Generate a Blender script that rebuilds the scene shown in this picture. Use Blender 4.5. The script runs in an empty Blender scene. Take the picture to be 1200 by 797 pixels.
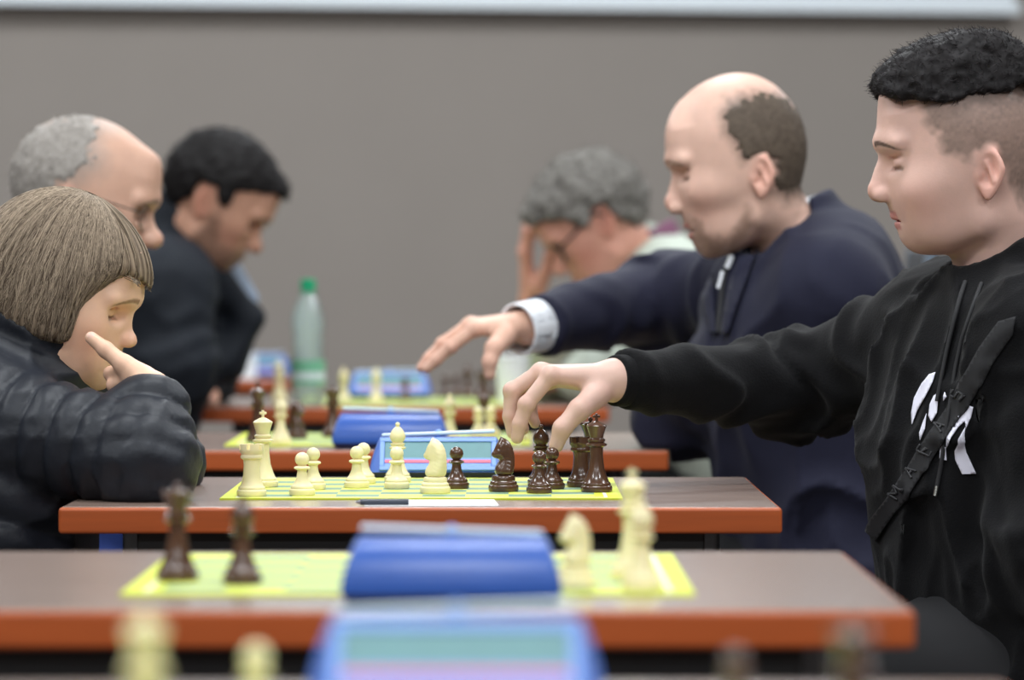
import bpy, bmesh, math, random
import numpy as np
from mathutils import Vector, Matrix

random.seed(7)
RNG = np.random.default_rng(11)
scene = bpy.context.scene
COL = scene.collection

# ------------------------------------------------------------------ camera, world, lights, exposure
FPX = 4706.0            # focal length in pixels of a 1200 px wide frame
HOR = 322.0             # pixel row of the horizon
TZ = 0.75               # table height
CH = 0.258              # camera height above the tables
CZ = TZ + CH
cam_d = bpy.data.cameras.new('camera')
cam = bpy.data.objects.new('camera', cam_d)
COL.objects.link(cam)
cam.location = (0, 0, CZ)
cam.rotation_euler = (math.pi / 2, 0, 0)
cam_d.sensor_width = 36.0
cam_d.lens = FPX / 1200 * 36
cam_d.shift_y = (HOR - 398.5) / 1200
cam_d.dof.use_dof = True
cam_d.dof.focus_distance = 4.74
cam_d.dof.aperture_fstop = 4.4
cam_d.clip_end = 60
scene.camera = cam

w = bpy.data.worlds.new('room_ambient')
scene.world = w
w.use_nodes = True
w.node_tree.nodes['Background'].inputs[0].default_value = (0.80, 0.90, 1.0, 1)
w.node_tree.nodes['Background'].inputs[1].default_value = 0.0     # closed room: only its ceiling lamps give light

ROOM_H = 3.4
LAMPS = [(x, y) for y in (-1.2, 1.8, 4.6, 7.4, 10.4) for x in (-2.6, 0.0, 2.6)]
for i, (x, y) in enumerate(LAMPS):
    ld = bpy.data.lights.new('ceiling_lamp_%d_offscreen' % (i + 1), 'AREA')
    ld.shape = 'RECTANGLE'
    ld.size = 1.2
    ld.size_y = 0.55
    ld.energy = 44
    ld.color = (0.93, 0.97, 1.0)
    lo = bpy.data.objects.new('ceiling_lamp_%d_offscreen' % (i + 1), ld)
    COL.objects.link(lo)
    lo.location = (x, y, ROOM_H - 0.075)

vs = scene.view_settings
vs.view_transform = 'Standard'
vs.look = 'None'
vs.gamma = 1.0
vs.use_curve_mapping = False
vs.exposure = 0.30

# ------------------------------------------------------------------ helpers
def P(px, py, d):
    """photo pixel + distance in front of the camera -> point"""
    return np.array([(px - 600.0) / FPX * d, d, CZ + (HOR - py) / FPX * d])

def on_table(px, py):
    """photo pixel of a point lying on a table top -> point"""
    s = (py - HOR) / CH
    return np.array([(px - 600.0) / s, FPX / s, TZ])

def lin(r, g, b):
    f = lambda c: (c / 255 / 12.92) if c <= 10 else ((c / 255 + 0.055) / 1.055) ** 2.4
    return (f(r), f(g), f(b), 1.0)

def nl(*c):
    return np.array(lin(*c)[:3], dtype=np.float32)

MATS = {}
def mat(name, rgb, rough=0.5, metal=0.0, spec=0.5, noise=0.0, nscale=20.0, bump=0.0, bscale=60.0, coat=0.0,
        sheen=0.0, sss=0.0, attr=False, trans=0.0, ior=1.45, coat_rough=0.1, stretch=None, sss_col=None):
    if name in MATS:
        return MATS[name]
    m = bpy.data.materials.new(name)
    m.use_nodes = True
    nt = m.node_tree
    b = nt.nodes['Principled BSDF']
    b.inputs['Base Color'].default_value = lin(*rgb)
    b.inputs['Roughness'].default_value = rough
    b.inputs['Metallic'].default_value = metal
    b.inputs['Specular IOR Level'].default_value = spec
    b.inputs['Coat Weight'].default_value = coat
    b.inputs['Coat Roughness'].default_value = coat_rough
    b.inputs['Sheen Weight'].default_value = sheen
    b.inputs['IOR'].default_value = ior
    b.inputs['Transmission Weight'].default_value = trans
    if sss:
        b.inputs['Subsurface Weight'].default_value = sss
        b.inputs['Subsurface Radius'].default_value = (0.012, 0.005, 0.003)
        b.inputs['Subsurface Scale'].default_value = 0.6
    tc = nt.nodes.new('ShaderNodeTexCoord')
    src = tc.outputs['Object']
    if stretch:
        mp = nt.nodes.new('ShaderNodeMapping')
        mp.inputs['Scale'].default_value = stretch
        nt.links.new(src, mp.inputs['Vector'])
        src = mp.outputs['Vector']
    col = None
    if attr:
        a = nt.nodes.new('ShaderNodeAttribute')
        a.attribute_name = 'Col'
        col = a.outputs['Color']
    if noise:
        n = nt.nodes.new('ShaderNodeTexNoise')
        n.inputs['Scale'].default_value = nscale
        n.inputs['Detail'].default_value = 4
        nt.links.new(src, n.inputs['Vector'])
        r = nt.nodes.new('ShaderNodeMapRange')
        r.inputs['From Min'].default_value = 0.25
        r.inputs['From Max'].default_value = 0.75
        r.inputs['To Min'].default_value = 1 - noise
        r.inputs['To Max'].default_value = 1 + noise
        nt.links.new(n.outputs['Fac'], r.inputs['Value'])
        mx = nt.nodes.new('ShaderNodeVectorMath')
        mx.operation = 'SCALE'
        if col is not None:
            nt.links.new(col, mx.inputs[0])
        else:
            mx.inputs[0].default_value = lin(*rgb)[:3]
        nt.links.new(r.outputs['Result'], mx.inputs['Scale'])
        col = mx.outputs[0]
    if col is not None:
        nt.links.new(col, b.inputs['Base Color'])
    if bump:
        n2 = nt.nodes.new('ShaderNodeTexNoise')
        n2.inputs['Scale'].default_value = bscale
        n2.inputs['Detail'].default_value = 5
        nt.links.new(src, n2.inputs['Vector'])
        bp = nt.nodes.new('ShaderNodeBump')
        bp.inputs['Strength'].default_value = bump
        bp.inputs['Distance'].default_value = 0.004
        nt.links.new(n2.outputs['Fac'], bp.inputs['Height'])
        nt.links.new(bp.outputs['Normal'], b.inputs['Normal'])
    MATS[name] = m
    return m

def tag(o, label=None, cat=None, group=None, kind=None):
    if label: o['label'] = label
    if cat: o['category'] = cat
    if group: o['group'] = group
    if kind: o['kind'] = kind
    return o

def empty(name, loc, rz=0.0):
    o = bpy.data.objects.new(name, None)
    COL.objects.link(o)
    o.location = loc
    o.rotation_euler = (0, 0, rz)
    o.empty_display_size = 0.05
    return o

def link(name, me, m=None, parent=None, loc=None, rz=0.0):
    o = bpy.data.objects.new(name, me)
    COL.objects.link(o)
    if m is not None:
        me.materials.clear()
        me.materials.append(m)
    if me.get('wn'):
        o.modifiers.new('normals', 'WEIGHTED_NORMAL').keep_sharp = True
    if parent is not None:
        o.parent = parent
    if loc is not None:
        o.location = loc
    o.rotation_euler[2] = rz
    return o

def np_mesh(name, verts, faces, cols=None, smooth=True):
    """faces: (n,3) or (n,4) int array"""
    me = bpy.data.meshes.new(name)
    verts = np.asarray(verts, dtype=np.float32)
    faces = np.asarray(faces, dtype=np.int32)
    k = faces.shape[1]
    me.vertices.add(len(verts))
    me.vertices.foreach_set('co', verts.ravel())
    me.loops.add(faces.size)
    me.loops.foreach_set('vertex_index', faces.ravel())
    me.polygons.add(len(faces))
    me.polygons.foreach_set('loop_start', np.arange(0, faces.size, k, dtype=np.int32))
    me.polygons.foreach_set('loop_total', np.full(len(faces), k, dtype=np.int32))
    me.polygons.foreach_set('use_smooth', np.full(len(faces), smooth, dtype=bool))
    if cols is not None:
        ca = me.color_attributes.new('Col', 'FLOAT_COLOR', 'POINT')
        c4 = np.ones((len(verts), 4), dtype=np.float32)
        c4[:, :3] = cols
        ca.data.foreach_set('color', c4.ravel())
    me.update()
    me.validate()
    return me

def bm_mesh(name, bm, smooth=False, angle=None):
    me = bpy.data.meshes.new(name)
    bmesh.ops.recalc_face_normals(bm, faces=bm.faces[:])
    bm.to_mesh(me)
    bm.free()
    if smooth:
        for p in me.polygons:
            p.use_smooth = True
        if angle:
            me.set_sharp_from_angle(angle=math.radians(angle))
            if angle <= 45:
                me['wn'] = 1
    return me

def add_box(bm, c, size, bevel=0.0, segs=2, rot=None):
    r = bmesh.ops.create_cube(bm, size=1.0)
    vs_ = r['verts']
    M = Matrix.Translation(Vector(c)) @ (rot.to_4x4() if rot else Matrix.Identity(4)) @ Matrix.Diagonal((*size, 1))
    bmesh.ops.transform(bm, matrix=M, verts=vs_)
    if bevel:
        es = list({e for v in vs_ for e in v.link_edges})
        bmesh.ops.bevel(bm, geom=es, offset=bevel, segments=segs, affect='EDGES', profile=0.5)

def box_mesh(name, c, size, bevel=0.0, segs=2, rot=None):
    bm = bmesh.new()
    add_box(bm, c, size, bevel, segs, rot)
    return bm_mesh(name, bm, smooth=bevel > 0, angle=40)

def add_tube(bm, pts, r, n=10, caps=True):
    pts = [Vector(p) for p in pts]
    rings = []
    up = None
    for i, p in enumerate(pts):
        t = (pts[min(i + 1, len(pts) - 1)] - pts[max(i - 1, 0)]).normalized()
        if up is None:
            up = t.orthogonal().normalized()
        up = (up - t * up.dot(t)).normalized()
        s = t.cross(up)
        rr = r[i] if isinstance(r, (list, tuple)) else r
        rings.append([bm.verts.new(p + (up * math.cos(a) + s * math.sin(a)) * rr)
                      for a in [2 * math.pi * k / n for k in range(n)]])
    for a, b in zip(rings, rings[1:]):
        for k in range(n):
            bm.faces.new((a[k], a[(k + 1) % n], b[(k + 1) % n], b[k]))
    if caps:
        bm.faces.new(rings[0])
        bm.faces.new(rings[-1])

def tube_mesh(name, pts, r, n=10):
    bm = bmesh.new()
    add_tube(bm, pts, r, n)
    return bm_mesh(name, bm, smooth=True, angle=50)

def add_lathe(bm, prof, n=28, cx=0.0, cy=0.0):
    rings = []
    for (r, z) in prof:
        if r <= 1e-6:
            rings.append([bm.verts.new((cx, cy, z))])
        else:
            rings.append([bm.verts.new((cx + r * math.cos(2 * math.pi * k / n), cy + r * math.sin(2 * math.pi * k / n), z))
                          for k in range(n)])
    for a, b in zip(rings, rings[1:]):
        for k in range(n):
            k2 = (k + 1) % n
            if len(a) == 1 and len(b) == 1:
                continue
            if len(a) == 1:
                bm.faces.new((a[0], b[k], b[k2]))
            elif len(b) == 1:
                bm.faces.new((a[k], a[k2], b[0]))
            else:
                bm.faces.new((a[k], a[k2], b[k2], b[k]))

def lathe_mesh(name, prof, n=28, angle=35):
    bm = bmesh.new()
    add_lathe(bm, prof, n)
    return bm_mesh(name, bm, smooth=True, angle=angle)

def arc(cz, r, a0, a1, n=8, cx=0.0):
    return [(cx + r * math.cos(math.radians(a0 + (a1 - a0) * i / n)), cz + r * math.sin(math.radians(a0 + (a1 - a0) * i / n)))
            for i in range(n + 1)]

# ------------------------------------------------------------------ implicit surfaces (numpy) -> one smooth mesh
F32 = np.float32
def V(*a):
    return np.array(a, dtype=F32)
def norm(q):
    return np.sqrt((q * q).sum(1))
def unit(v):
    v = np.asarray(v, dtype=float)
    return v / np.linalg.norm(v)
def smin(a, b, k):
    h = np.clip(0.5 + 0.5 * (b - a) / k, 0, 1)
    return b + (a - b) * h - k * h * (1 - h)
def smax(a, b, k):
    return -smin(-a, -b, k)
def ell(Q, c, r, R=None):
    q = Q - np.asarray(c, dtype=F32)
    if R is not None:
        q = q @ np.asarray(R, dtype=F32)
    r = np.asarray(r, dtype=F32)
    k0 = norm(q / r)
    k1 = norm(q / (r * r)) + 1e-6
    return k0 * (k0 - 1) / k1
def cap(Q, a, b, ra, rb):
    a = np.asarray(a, dtype=F32); b = np.asarray(b, dtype=F32)
    ab = b - a
    t = np.clip(((Q - a) @ ab) / (ab @ ab), 0, 1)
    return norm(Q - a - t[:, None] * ab) - (ra + (rb - ra) * t).astype(F32)
def cap_t(Q, a, b):
    a = np.asarray(a, dtype=F32); b = np.asarray(b, dtype=F32)
    ab = b - a
    return ((Q - a) @ ab) / np.sqrt(ab @ ab)
def chain(Q, pts, rs, k):
    d = None
    for i in range(len(pts) - 1):
        e = cap(Q, pts[i], pts[i + 1], rs[i], rs[i + 1])
        d = e if d is None else smin(d, e, k)
    return d
def poly2(x, z, pts):
    """signed distance to a closed 2D polygon"""
    pts = np.asarray(pts, dtype=F32)
    d = np.full(x.shape, 1e9, dtype=F32)
    s = np.ones(x.shape, dtype=F32)
    n = len(pts)
    j = n - 1
    for i in range(n):
        ex, ez = pts[j] - pts[i]
        wx = x - pts[i][0]; wz = z - pts[i][1]
        t = np.clip((wx * ex + wz * ez) / (ex * ex + ez * ez + 1e-12), 0, 1)
        bx = wx - ex * t; bz = wz - ez * t
        d = np.minimum(d, bx * bx + bz * bz)
        c1 = z >= pts[i][1]; c2 = z < pts[j][1]; c3 = ex * wz > ez * wx
        flip = (c1 & c2 & c3) | (~c1 & ~c2 & ~c3)
        s = np.where(flip, -s, s)
        j = i
    return s * np.sqrt(d)
def chaikin(pts, it=1):
    pts = [np.asarray(p, dtype=float) for p in pts]
    for _ in range(it):
        out = []
        for a, b in zip(pts, pts[1:] + pts[:1]):
            out += [a * 0.75 + b * 0.25, a * 0.25 + b * 0.75]
        pts = out
    return pts
def vnoise(Q, freq, seed=0):
    q = (Q * np.asarray(freq, dtype=F32)).astype(np.float32) + 100.0
    i = np.floor(q).astype(np.int64)
    f = q - i
    f = f * f * (3 - 2 * f)
    out = np.zeros(len(Q), dtype=F32)
    for dx in (0, 1):
        wx = f[:, 0] if dx else 1 - f[:, 0]
        for dy in (0, 1):
            wy = f[:, 1] if dy else 1 - f[:, 1]
            for dz in (0, 1):
                wz = f[:, 2] if dz else 1 - f[:, 2]
                h = ((i[:, 0] + dx) * 374761393 + (i[:, 1] + dy) * 668265263 + (i[:, 2] + dz) * 1274126177 + seed * 974711) & 0xffffffff
                h = ((h ^ (h >> 13)) * 1274126177) & 0xffffffff
                h = h ^ (h >> 16)
                out += wx * wy * wz * ((h & 0xffff).astype(F32) / 65535.0)
    return out

def axis(lo, hi, coarse, fine=()):
    """fine: list of (a, b, h)"""
    xs = [lo]
    while xs[-1] < hi:
        x = xs[-1]
        h = coarse
        for (a, b, hf) in fine:
            if a - hf <= x <= b:
                h = min(h, hf)
        for (a, b, hf) in fine:
            if x < a - hf and x + h > a:
                h = max(a - x, hf)
        xs.append(x + h)
    while (len(xs) - 1) % 4:
        xs.append(xs[-1] + coarse)
    return np.array(xs, dtype=F32)

def isosurface(f, xs, ys, zs, project=2):
    nx, ny, nz = len(xs), len(ys), len(zs)
    cx, cy, cz = xs[::4], ys[::4], zs[::4]
    G = np.stack(np.meshgrid(cx, cy, cz, indexing='ij'), -1).reshape(-1, 3)
    Fc = np.concatenate([f(G[i:i + 400000]) for i in range(0, len(G), 400000)]).reshape(len(cx), len(cy), len(cz))
    mn = None; sg = None
    for a in (0, 1):
        for b in (0, 1):
            for c in (0, 1):
                v = Fc[a:len(cx) - 1 + a, b:len(cy) - 1 + b, c:len(cz) - 1 + c]
                mn = np.abs(v) if mn is None else np.minimum(mn, np.abs(v))
    diag = np.sqrt(np.diff(cx)[:, None, None] ** 2 + np.diff(cy)[None, :, None] ** 2 + np.diff(cz)[None, None, :] ** 2)
    act = mn < 0.9 * diag
    val = np.repeat(np.repeat(np.repeat(Fc[:-1, :-1, :-1], 4, 0), 4, 1), 4, 2)
    val = np.pad(val, ((0, 1), (0, 1), (0, 1)), mode='edge').astype(F32)
    m = np.repeat(np.repeat(np.repeat(act, 4, 0), 4, 1), 4, 2)
    mask = np.zeros((nx, ny, nz), dtype=bool)
    mask[:-1, :-1, :-1] |= m; mask[1:, :-1, :-1] |= m
    t = mask.copy(); t[:, 1:, :] |= mask[:, :-1, :]; mask = t
    t = mask.copy(); t[:, :, 1:] |= mask[:, :, :-1]; mask = t
    idx = np.nonzero(mask)
    Q = np.stack([xs[idx[0]], ys[idx[1]], zs[idx[2]]], 1)
    vals = np.concatenate([f(Q[i:i + 300000]) for i in range(0, len(Q), 300000)])
    val[idx] = vals
    S = val < 0
    cnt = np.zeros((nx - 1, ny - 1, nz - 1), dtype=np.int8)
    for a in (0, 1):
        for b in (0, 1):
            for c in (0, 1):
                cnt += S[a:nx - 1 + a, b:ny - 1 + b, c:nz - 1 + c]
    ci, cj, ck = np.nonzero((cnt > 0) & (cnt < 8))
    vid = np.full((nx - 1, ny - 1, nz - 1), -1, dtype=np.int32)
    vid[ci, cj, ck] = np.arange(len(ci))
    acc = np.zeros((len(ci), 3), dtype=F32); n = np.zeros(len(ci), dtype=F32)
    corners = [(a, b, c) for a in (0, 1) for b in (0, 1) for c in (0, 1)]
    for A in corners:
        for ax in range(3):
            if A[ax] == 0:
                B = list(A); B[ax] = 1
                va = val[ci + A[0], cj + A[1], ck + A[2]]
                vb = val[ci + B[0], cj + B[1], ck + B[2]]
                cr = (va < 0) != (vb < 0)
                tt = np.where(cr, va / (va - vb + 1e-12), 0)
                pa = np.stack([xs[ci + A[0]], ys[cj + A[1]], zs[ck + A[2]]], 1)
                pb = np.stack([xs[ci + B[0]], ys[cj + B[1]], zs[ck + B[2]]], 1)
                acc += np.where(cr[:, None], pa + (pb - pa) * tt[:, None], 0)
                n += cr
    verts = acc / n[:, None]
    faces = []
    for ax in range(3):
        o1, o2 = [a for a in range(3) if a != ax]
        sl0 = [slice(None)] * 3; sl1 = [slice(None)] * 3
        sl0[ax] = slice(0, -1); sl1[ax] = slice(1, None)
        s0 = S[tuple(sl0)]; s1 = S[tuple(sl1)]
        e = np.nonzero(s0 != s1)
        e = np.array(e)
        ok = (e[o1] > 0) & (e[o2] > 0) & (e[o1] < S.shape[o1] - 1) & (e[o2] < S.shape[o2] - 1)
        e = e[:, ok]
        inside = s0[tuple(e)]
        def cell(d1, d2):
            q = e.copy(); q[o1] -= d1; q[o2] -= d2
            return vid[tuple(q)]
        quad = np.stack([cell(1, 1), cell(0, 1), cell(0, 0), cell(1, 0)], 1)
        flip = inside if ax != 1 else ~inside
        quad[~flip] = quad[~flip][:, ::-1]
        faces.append(quad)
    faces = np.concatenate(faces)
    faces = faces[(faces >= 0).all(1)]
    nrm = None
    h = 0.0006
    for it in range(project):
        d = f(verts)
        g = np.stack([f(verts + V(h, 0, 0)) - d, f(verts + V(0, h, 0)) - d, f(verts + V(0, 0, h)) - d], 1) / h
        gl = norm(g) + 1e-6
        nrm = g / gl[:, None]
        step = np.clip(d / np.maximum(gl, 0.5), -0.003, 0.003)
        verts = verts - nrm * step[:, None]
    if nrm is not None:
        fn = np.cross(verts[faces[:, 2]] - verts[faces[:, 0]], verts[faces[:, 3]] - verts[faces[:, 1]])
        bad = (fn * nrm[faces[:, 0]]).sum(1) < 0
        faces[bad] = faces[bad][:, ::-1]
    return verts, faces, nrm

def surf_project(f, p, direction, maxd=1.5):
    """march points p along direction to the surface of f"""
    p = np.array(p, dtype=F32)
    d = np.asarray(direction, dtype=F32)
    t = np.zeros(len(p), dtype=F32)
    for _ in range(90):
        v = f(p + d * t[:, None])
        t = np.clip(t + v * 0.7, 0, maxd)
    return p + d * t[:, None]

def strands_mesh(name, paths, r0, r1, cols):
    """paths (n,m,3); thin three-sided strands"""
    n, m, _ = paths.shape
    t = np.gradient(paths, axis=1)
    t /= (np.linalg.norm(t, axis=2, keepdims=True) + 1e-9)
    ref = RNG.normal(size=(n, 1, 3))
    u = np.cross(t, ref); u /= (np.linalg.norm(u, axis=2, keepdims=True) + 1e-9)
    v = np.cross(t, u)
    rr = np.linspace(r0, r1, m)[None, :, None]
    ring = np.stack([paths + rr * (u * math.cos(a) + v * math.sin(a)) for a in (0, 2.094, 4.189)], 2)   # n,m,3,3
    verts = ring.reshape(-1, 3)
    base = (np.arange(n)[:, None, None] * m + np.arange(m - 1)[None, :, None]) * 3
    k = np.arange(3)[None, None, :]
    k2 = (k + 1) % 3
    faces = np.stack([base + k, base + k2, base + 3 + k2, base + 3 + k], -1).reshape(-1, 4)
    c = np.repeat(cols, m * 3, axis=0)
    return np_mesh(name, verts, faces, c)

# ------------------------------------------------------------------ the room
M_wall = mat('taupe_wall_paint', (144, 137, 131), 0.85, noise=0.02, nscale=3, bump=0.05, bscale=200)
M_ceil = mat('white_ceiling_paint', (225, 226, 226), 0.9)
M_floor = mat('dark_floor', (92, 84, 78), 0.5, noise=0.12, nscale=6)
M_skirt = mat('grey_skirting', (96, 90, 86), 0.6)
RX, RY0, RY1 = 6.0, -3.5, 12.6
def slab(name, c, size, m, kind='structure'):
    o = link(name, box_mesh(name, (0, 0, 0), size), m, loc=c)
    o['kind'] = kind
    return o
slab('floor', (0, (RY0 + RY1) / 2, -0.05), (2 * RX, RY1 - RY0 + 2, 0.1), M_floor)
slab('ceiling', (0, (RY0 + RY1) / 2, ROOM_H + 0.05), (2 * RX, RY1 - RY0 + 2, 0.1), M_ceil)
SKEW = math.radians(8.5)        # the back wall runs slightly askew to the tables
WXP = (1191 - 600) / FPX * RY1
wb = slab('wall_back', (WXP - 0.0 - 1.5 * math.cos(SKEW) + 0.05 * math.sin(-SKEW), RY1 - 1.5 * math.sin(SKEW) + 0.06, ROOM_H / 2), (2 * RX + 3, 0.1, ROOM_H), M_wall)
wb.rotation_euler[2] = SKEW
slab('wall_front', (0, RY0 - 0.05, ROOM_H / 2), (2 * RX, 0.1, ROOM_H), M_wall)
slab('wall_left', (-RX - 0.05, (RY0 + RY1) / 2 + 0.5, ROOM_H / 2), (0.1, RY1 - RY0 + 1, ROOM_H), M_wall)
slab('wall_right', (RX + 0.05, (RY0 + RY1) / 2 + 0.5, ROOM_H / 2), (0.1, RY1 - RY0 + 1, ROOM_H), M_wall)
bb = slab('baseboard_back', (WXP - 1.5 * math.cos(SKEW), RY1 - 1.5 * math.sin(SKEW), 0.05), (2 * RX + 2, 0.016, 0.1), M_skirt)
bb.rotation_euler[2] = SKEW

# ceiling lamp housings around the area lights
M_lampbox = mat('white_lamp_housing', (230, 232, 232), 0.5)
lamp0 = None
for i, (x, y) in enumerate(LAMPS):
    if lamp0 is None:
        root = empty('ceiling_lamp', (x, y, ROOM_H))
        bm = bmesh.new()
        add_box(bm, (0, 0, -0.025), (1.3, 0.65, 0.05))
        link('housing', bm_mesh('housing', bm), M_lampbox, root)
        bm = bmesh.new()
        for sx in (-1, 1):
            add_box(bm, (sx * 0.635, 0, -0.065), (0.03, 0.65, 0.03))
        for sy in (-1, 1):
            add_box(bm, (0, sy * 0.31, -0.065), (1.24, 0.03, 0.03))
        link('frame', bm_mesh('frame', bm), M_lampbox, root)
        lamp0 = root
    else:
        root = lamp0.copy(); COL.objects.link(root); root.location = (x, y, ROOM_H)
        for ch in lamp0.children:
            c = ch.copy(); COL.objects.link(c); c.parent = root
    tag(root, 'white rectangular fluorescent lamp mounted flat on the ceiling', 'lamp', 'ceiling lamps')

# projection screen hanging on the back wall, its lower rail just inside the picture
sx0 = (-60 - 600) / FPX * RY1; sx1 = (1191 - 600) / FPX * RY1
scr_z = CZ + (HOR - 17) / FPX * (RY1 - 0.06)
root = empty('projection_screen', (sx1, RY1, scr_z), math.radians(8.5))
tag(root, 'white projection screen hanging on the taupe back wall', 'screen')
W_ = sx1 - sx0 + 0.7
M_scr = mat('screen_fabric', (222, 230, 236), 0.8)
link('screen_fabric', box_mesh('screen_fabric', (-W_ / 2, -0.05, 0.68), (W_ - 0.04, 0.004, 1.30)), M_scr, root)
bm = bmesh.new(); add_box(bm, (-W_ / 2, -0.05, 0.018), (W_, 0.03, 0.036), 0.006)
link('bottom_rail', bm_mesh('bottom_rail', bm, True, 40), mat('rail_white', (226, 234, 240), 0.45), root)
bm = bmesh.new(); add_box(bm, (-W_ / 2, -0.05, 1.38), (W_ + 0.06, 0.09, 0.1), 0.01)
link('roller_case', bm_mesh('roller_case', bm, True, 40), MATS['rail_white'], root)

# ------------------------------------------------------------------ tables
TW, TD, TT = 0.805, 0.66, 0.029
def wood_mat():
    m = bpy.data.materials.new('brown_laminate'); m.use_nodes = True
    nt = m.node_tree; b = nt.nodes['Principled BSDF']
    tc = nt.nodes.new('ShaderNodeTexCoord'); mp = nt.nodes.new('ShaderNodeMapping')
    mp.inputs['Scale'].default_value = (2.0, 26.0, 4.0)
    n = nt.nodes.new('ShaderNodeTexNoise'); n.inputs['Scale'].default_value = 3.0; n.inputs['Detail'].default_value = 7
    r = nt.nodes.new('ShaderNodeValToRGB')
    r.color_ramp.elements[0].position = 0.3; r.color_ramp.elements[0].color = lin(122, 100, 90)
    r.color_ramp.elements[1].position = 0.75; r.color_ramp.elements[1].color = lin(162, 140, 128)
    nt.links.new(tc.outputs['Object'], mp.inputs['Vector']); nt.links.new(mp.outputs['Vector'], n.inputs['Vector'])
    nt.links.new(n.outputs['Fac'], r.inputs['Fac']); nt.links.new(r.outputs['Color'], b.inputs['Base Color'])
    b.inputs['Roughness'].default_value = 0.27
    b.inputs['Specular IOR Level'].default_value = 0.6
    b.inputs['Coat Weight'].default_value = 0.4
    b.inputs['Coat Roughness'].default_value = 0.2
    bp = nt.nodes.new('ShaderNodeBump'); bp.inputs['Strength'].default_value = 0.08; bp.inputs['Distance'].default_value = 0.001
    nt.links.new(n.outputs['Fac'], bp.inputs['Height']); nt.links.new(bp.outputs['Normal'], b.inputs['Normal'])
    return m
M_top = wood_mat()
M_edge = mat('orange_brown_edging', (172, 82, 36), 0.42, noise=0.10, nscale=4, stretch=(2, 2, 40))
M_frame = mat('black_steel_frame', (24, 24, 26), 0.5)
M_leg = mat('grey_steel_leg', (96, 99, 104), 0.35, metal=0.6)
M_glide = mat('black_glide', (18, 18, 18), 0.6)

def edge_mesh():
    bm = bmesh.new()
    b = 0.006
    add_box(bm, (0, 0, -TT / 2), (TW, TD, TT), 0.004, 3)
    return bm_mesh('edge_band', bm, True, 40)
T_edge = edge_mesh()
T_top = box_mesh('tabletop', (0, 0, -0.0044), (TW - 0.008, TD - 0.008, 0.0085), 0.001, 1)
T_rail_x = box_mesh('apron', (0, 0, -TT - 0.035), (TW - 0.17, 0.02, 0.07), 0.002, 1)
T_rail_y = box_mesh('side_rail', (0, 0, -TT - 0.02), (0.025, TD - 0.12, 0.04), 0.002, 1)
T_leg = lathe_mesh('leg', [(0, 0.012), (0.019, 0.012), (0.019, TZ - TT), (0, TZ - TT)], 18)
T_glide = lathe_mesh('foot_glide', [(0, 0), (0.022, 0), (0.022, 0.008), (0.019, 0.014), (0, 0.014)], 18)

def table(xc, y_front, label):
    root = empty('chess_table', (xc, y_front + TD / 2, 0))
    tag(root, label, 'table', 'row of chess tables')
    link('edge_band', T_edge, M_edge, root, (0, 0, TZ - 0.0012))
    link('tabletop', T_top, M_top, root, (0, 0, TZ))
    for sy in (-1, 1):
        link('apron', T_rail_x, M_frame, root, (0, sy * (TD / 2 - 0.035), TZ))
    for sx in (-1, 1):
        link('side_rail', T_rail_y, M_frame, root, (sx * (TW / 2 - 0.085), 0, TZ))
    for sx in (-1, 1):
        for sy in (-1, 1):
            l = link('leg', T_leg, M_leg, root, (sx * (TW / 2 - 0.085), sy * (TD / 2 - 0.06), 0))
            link('foot_glide', T_glide, M_glide, l)
    return root
TABLES = {'A': (-0.09, 1.885), 'B': (-0.092, 3.09), 'C': (-0.102, 4.465), 'D': (-0.172, 5.90), 'E': (-0.213, 7.83), 'F': (-0.955, 9.9)}
WHERE = {'A': 'at the near end of the row of tables',
         'B': 'just in front of the child\'s table',
         'C': 'between the child and the man in the hoodie',
         'D': 'between bald man in navy and old man with glasses',
         'E': 'with the water bottle standing on it',
         'F': 'by the back wall, white card on it'}
WB = {'A': 'under the very blurred clock at the near end of the row', 'B': 'under the clock seen from behind, in front of the child\'s table', 'C': WHERE['C'], 'D': WHERE['D'], 'E': 'on the table with the water bottle'}
for k, (xc, yf) in TABLES.items():
    table(xc, yf, 'brown table with orange edge ' + WHERE[k])

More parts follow.
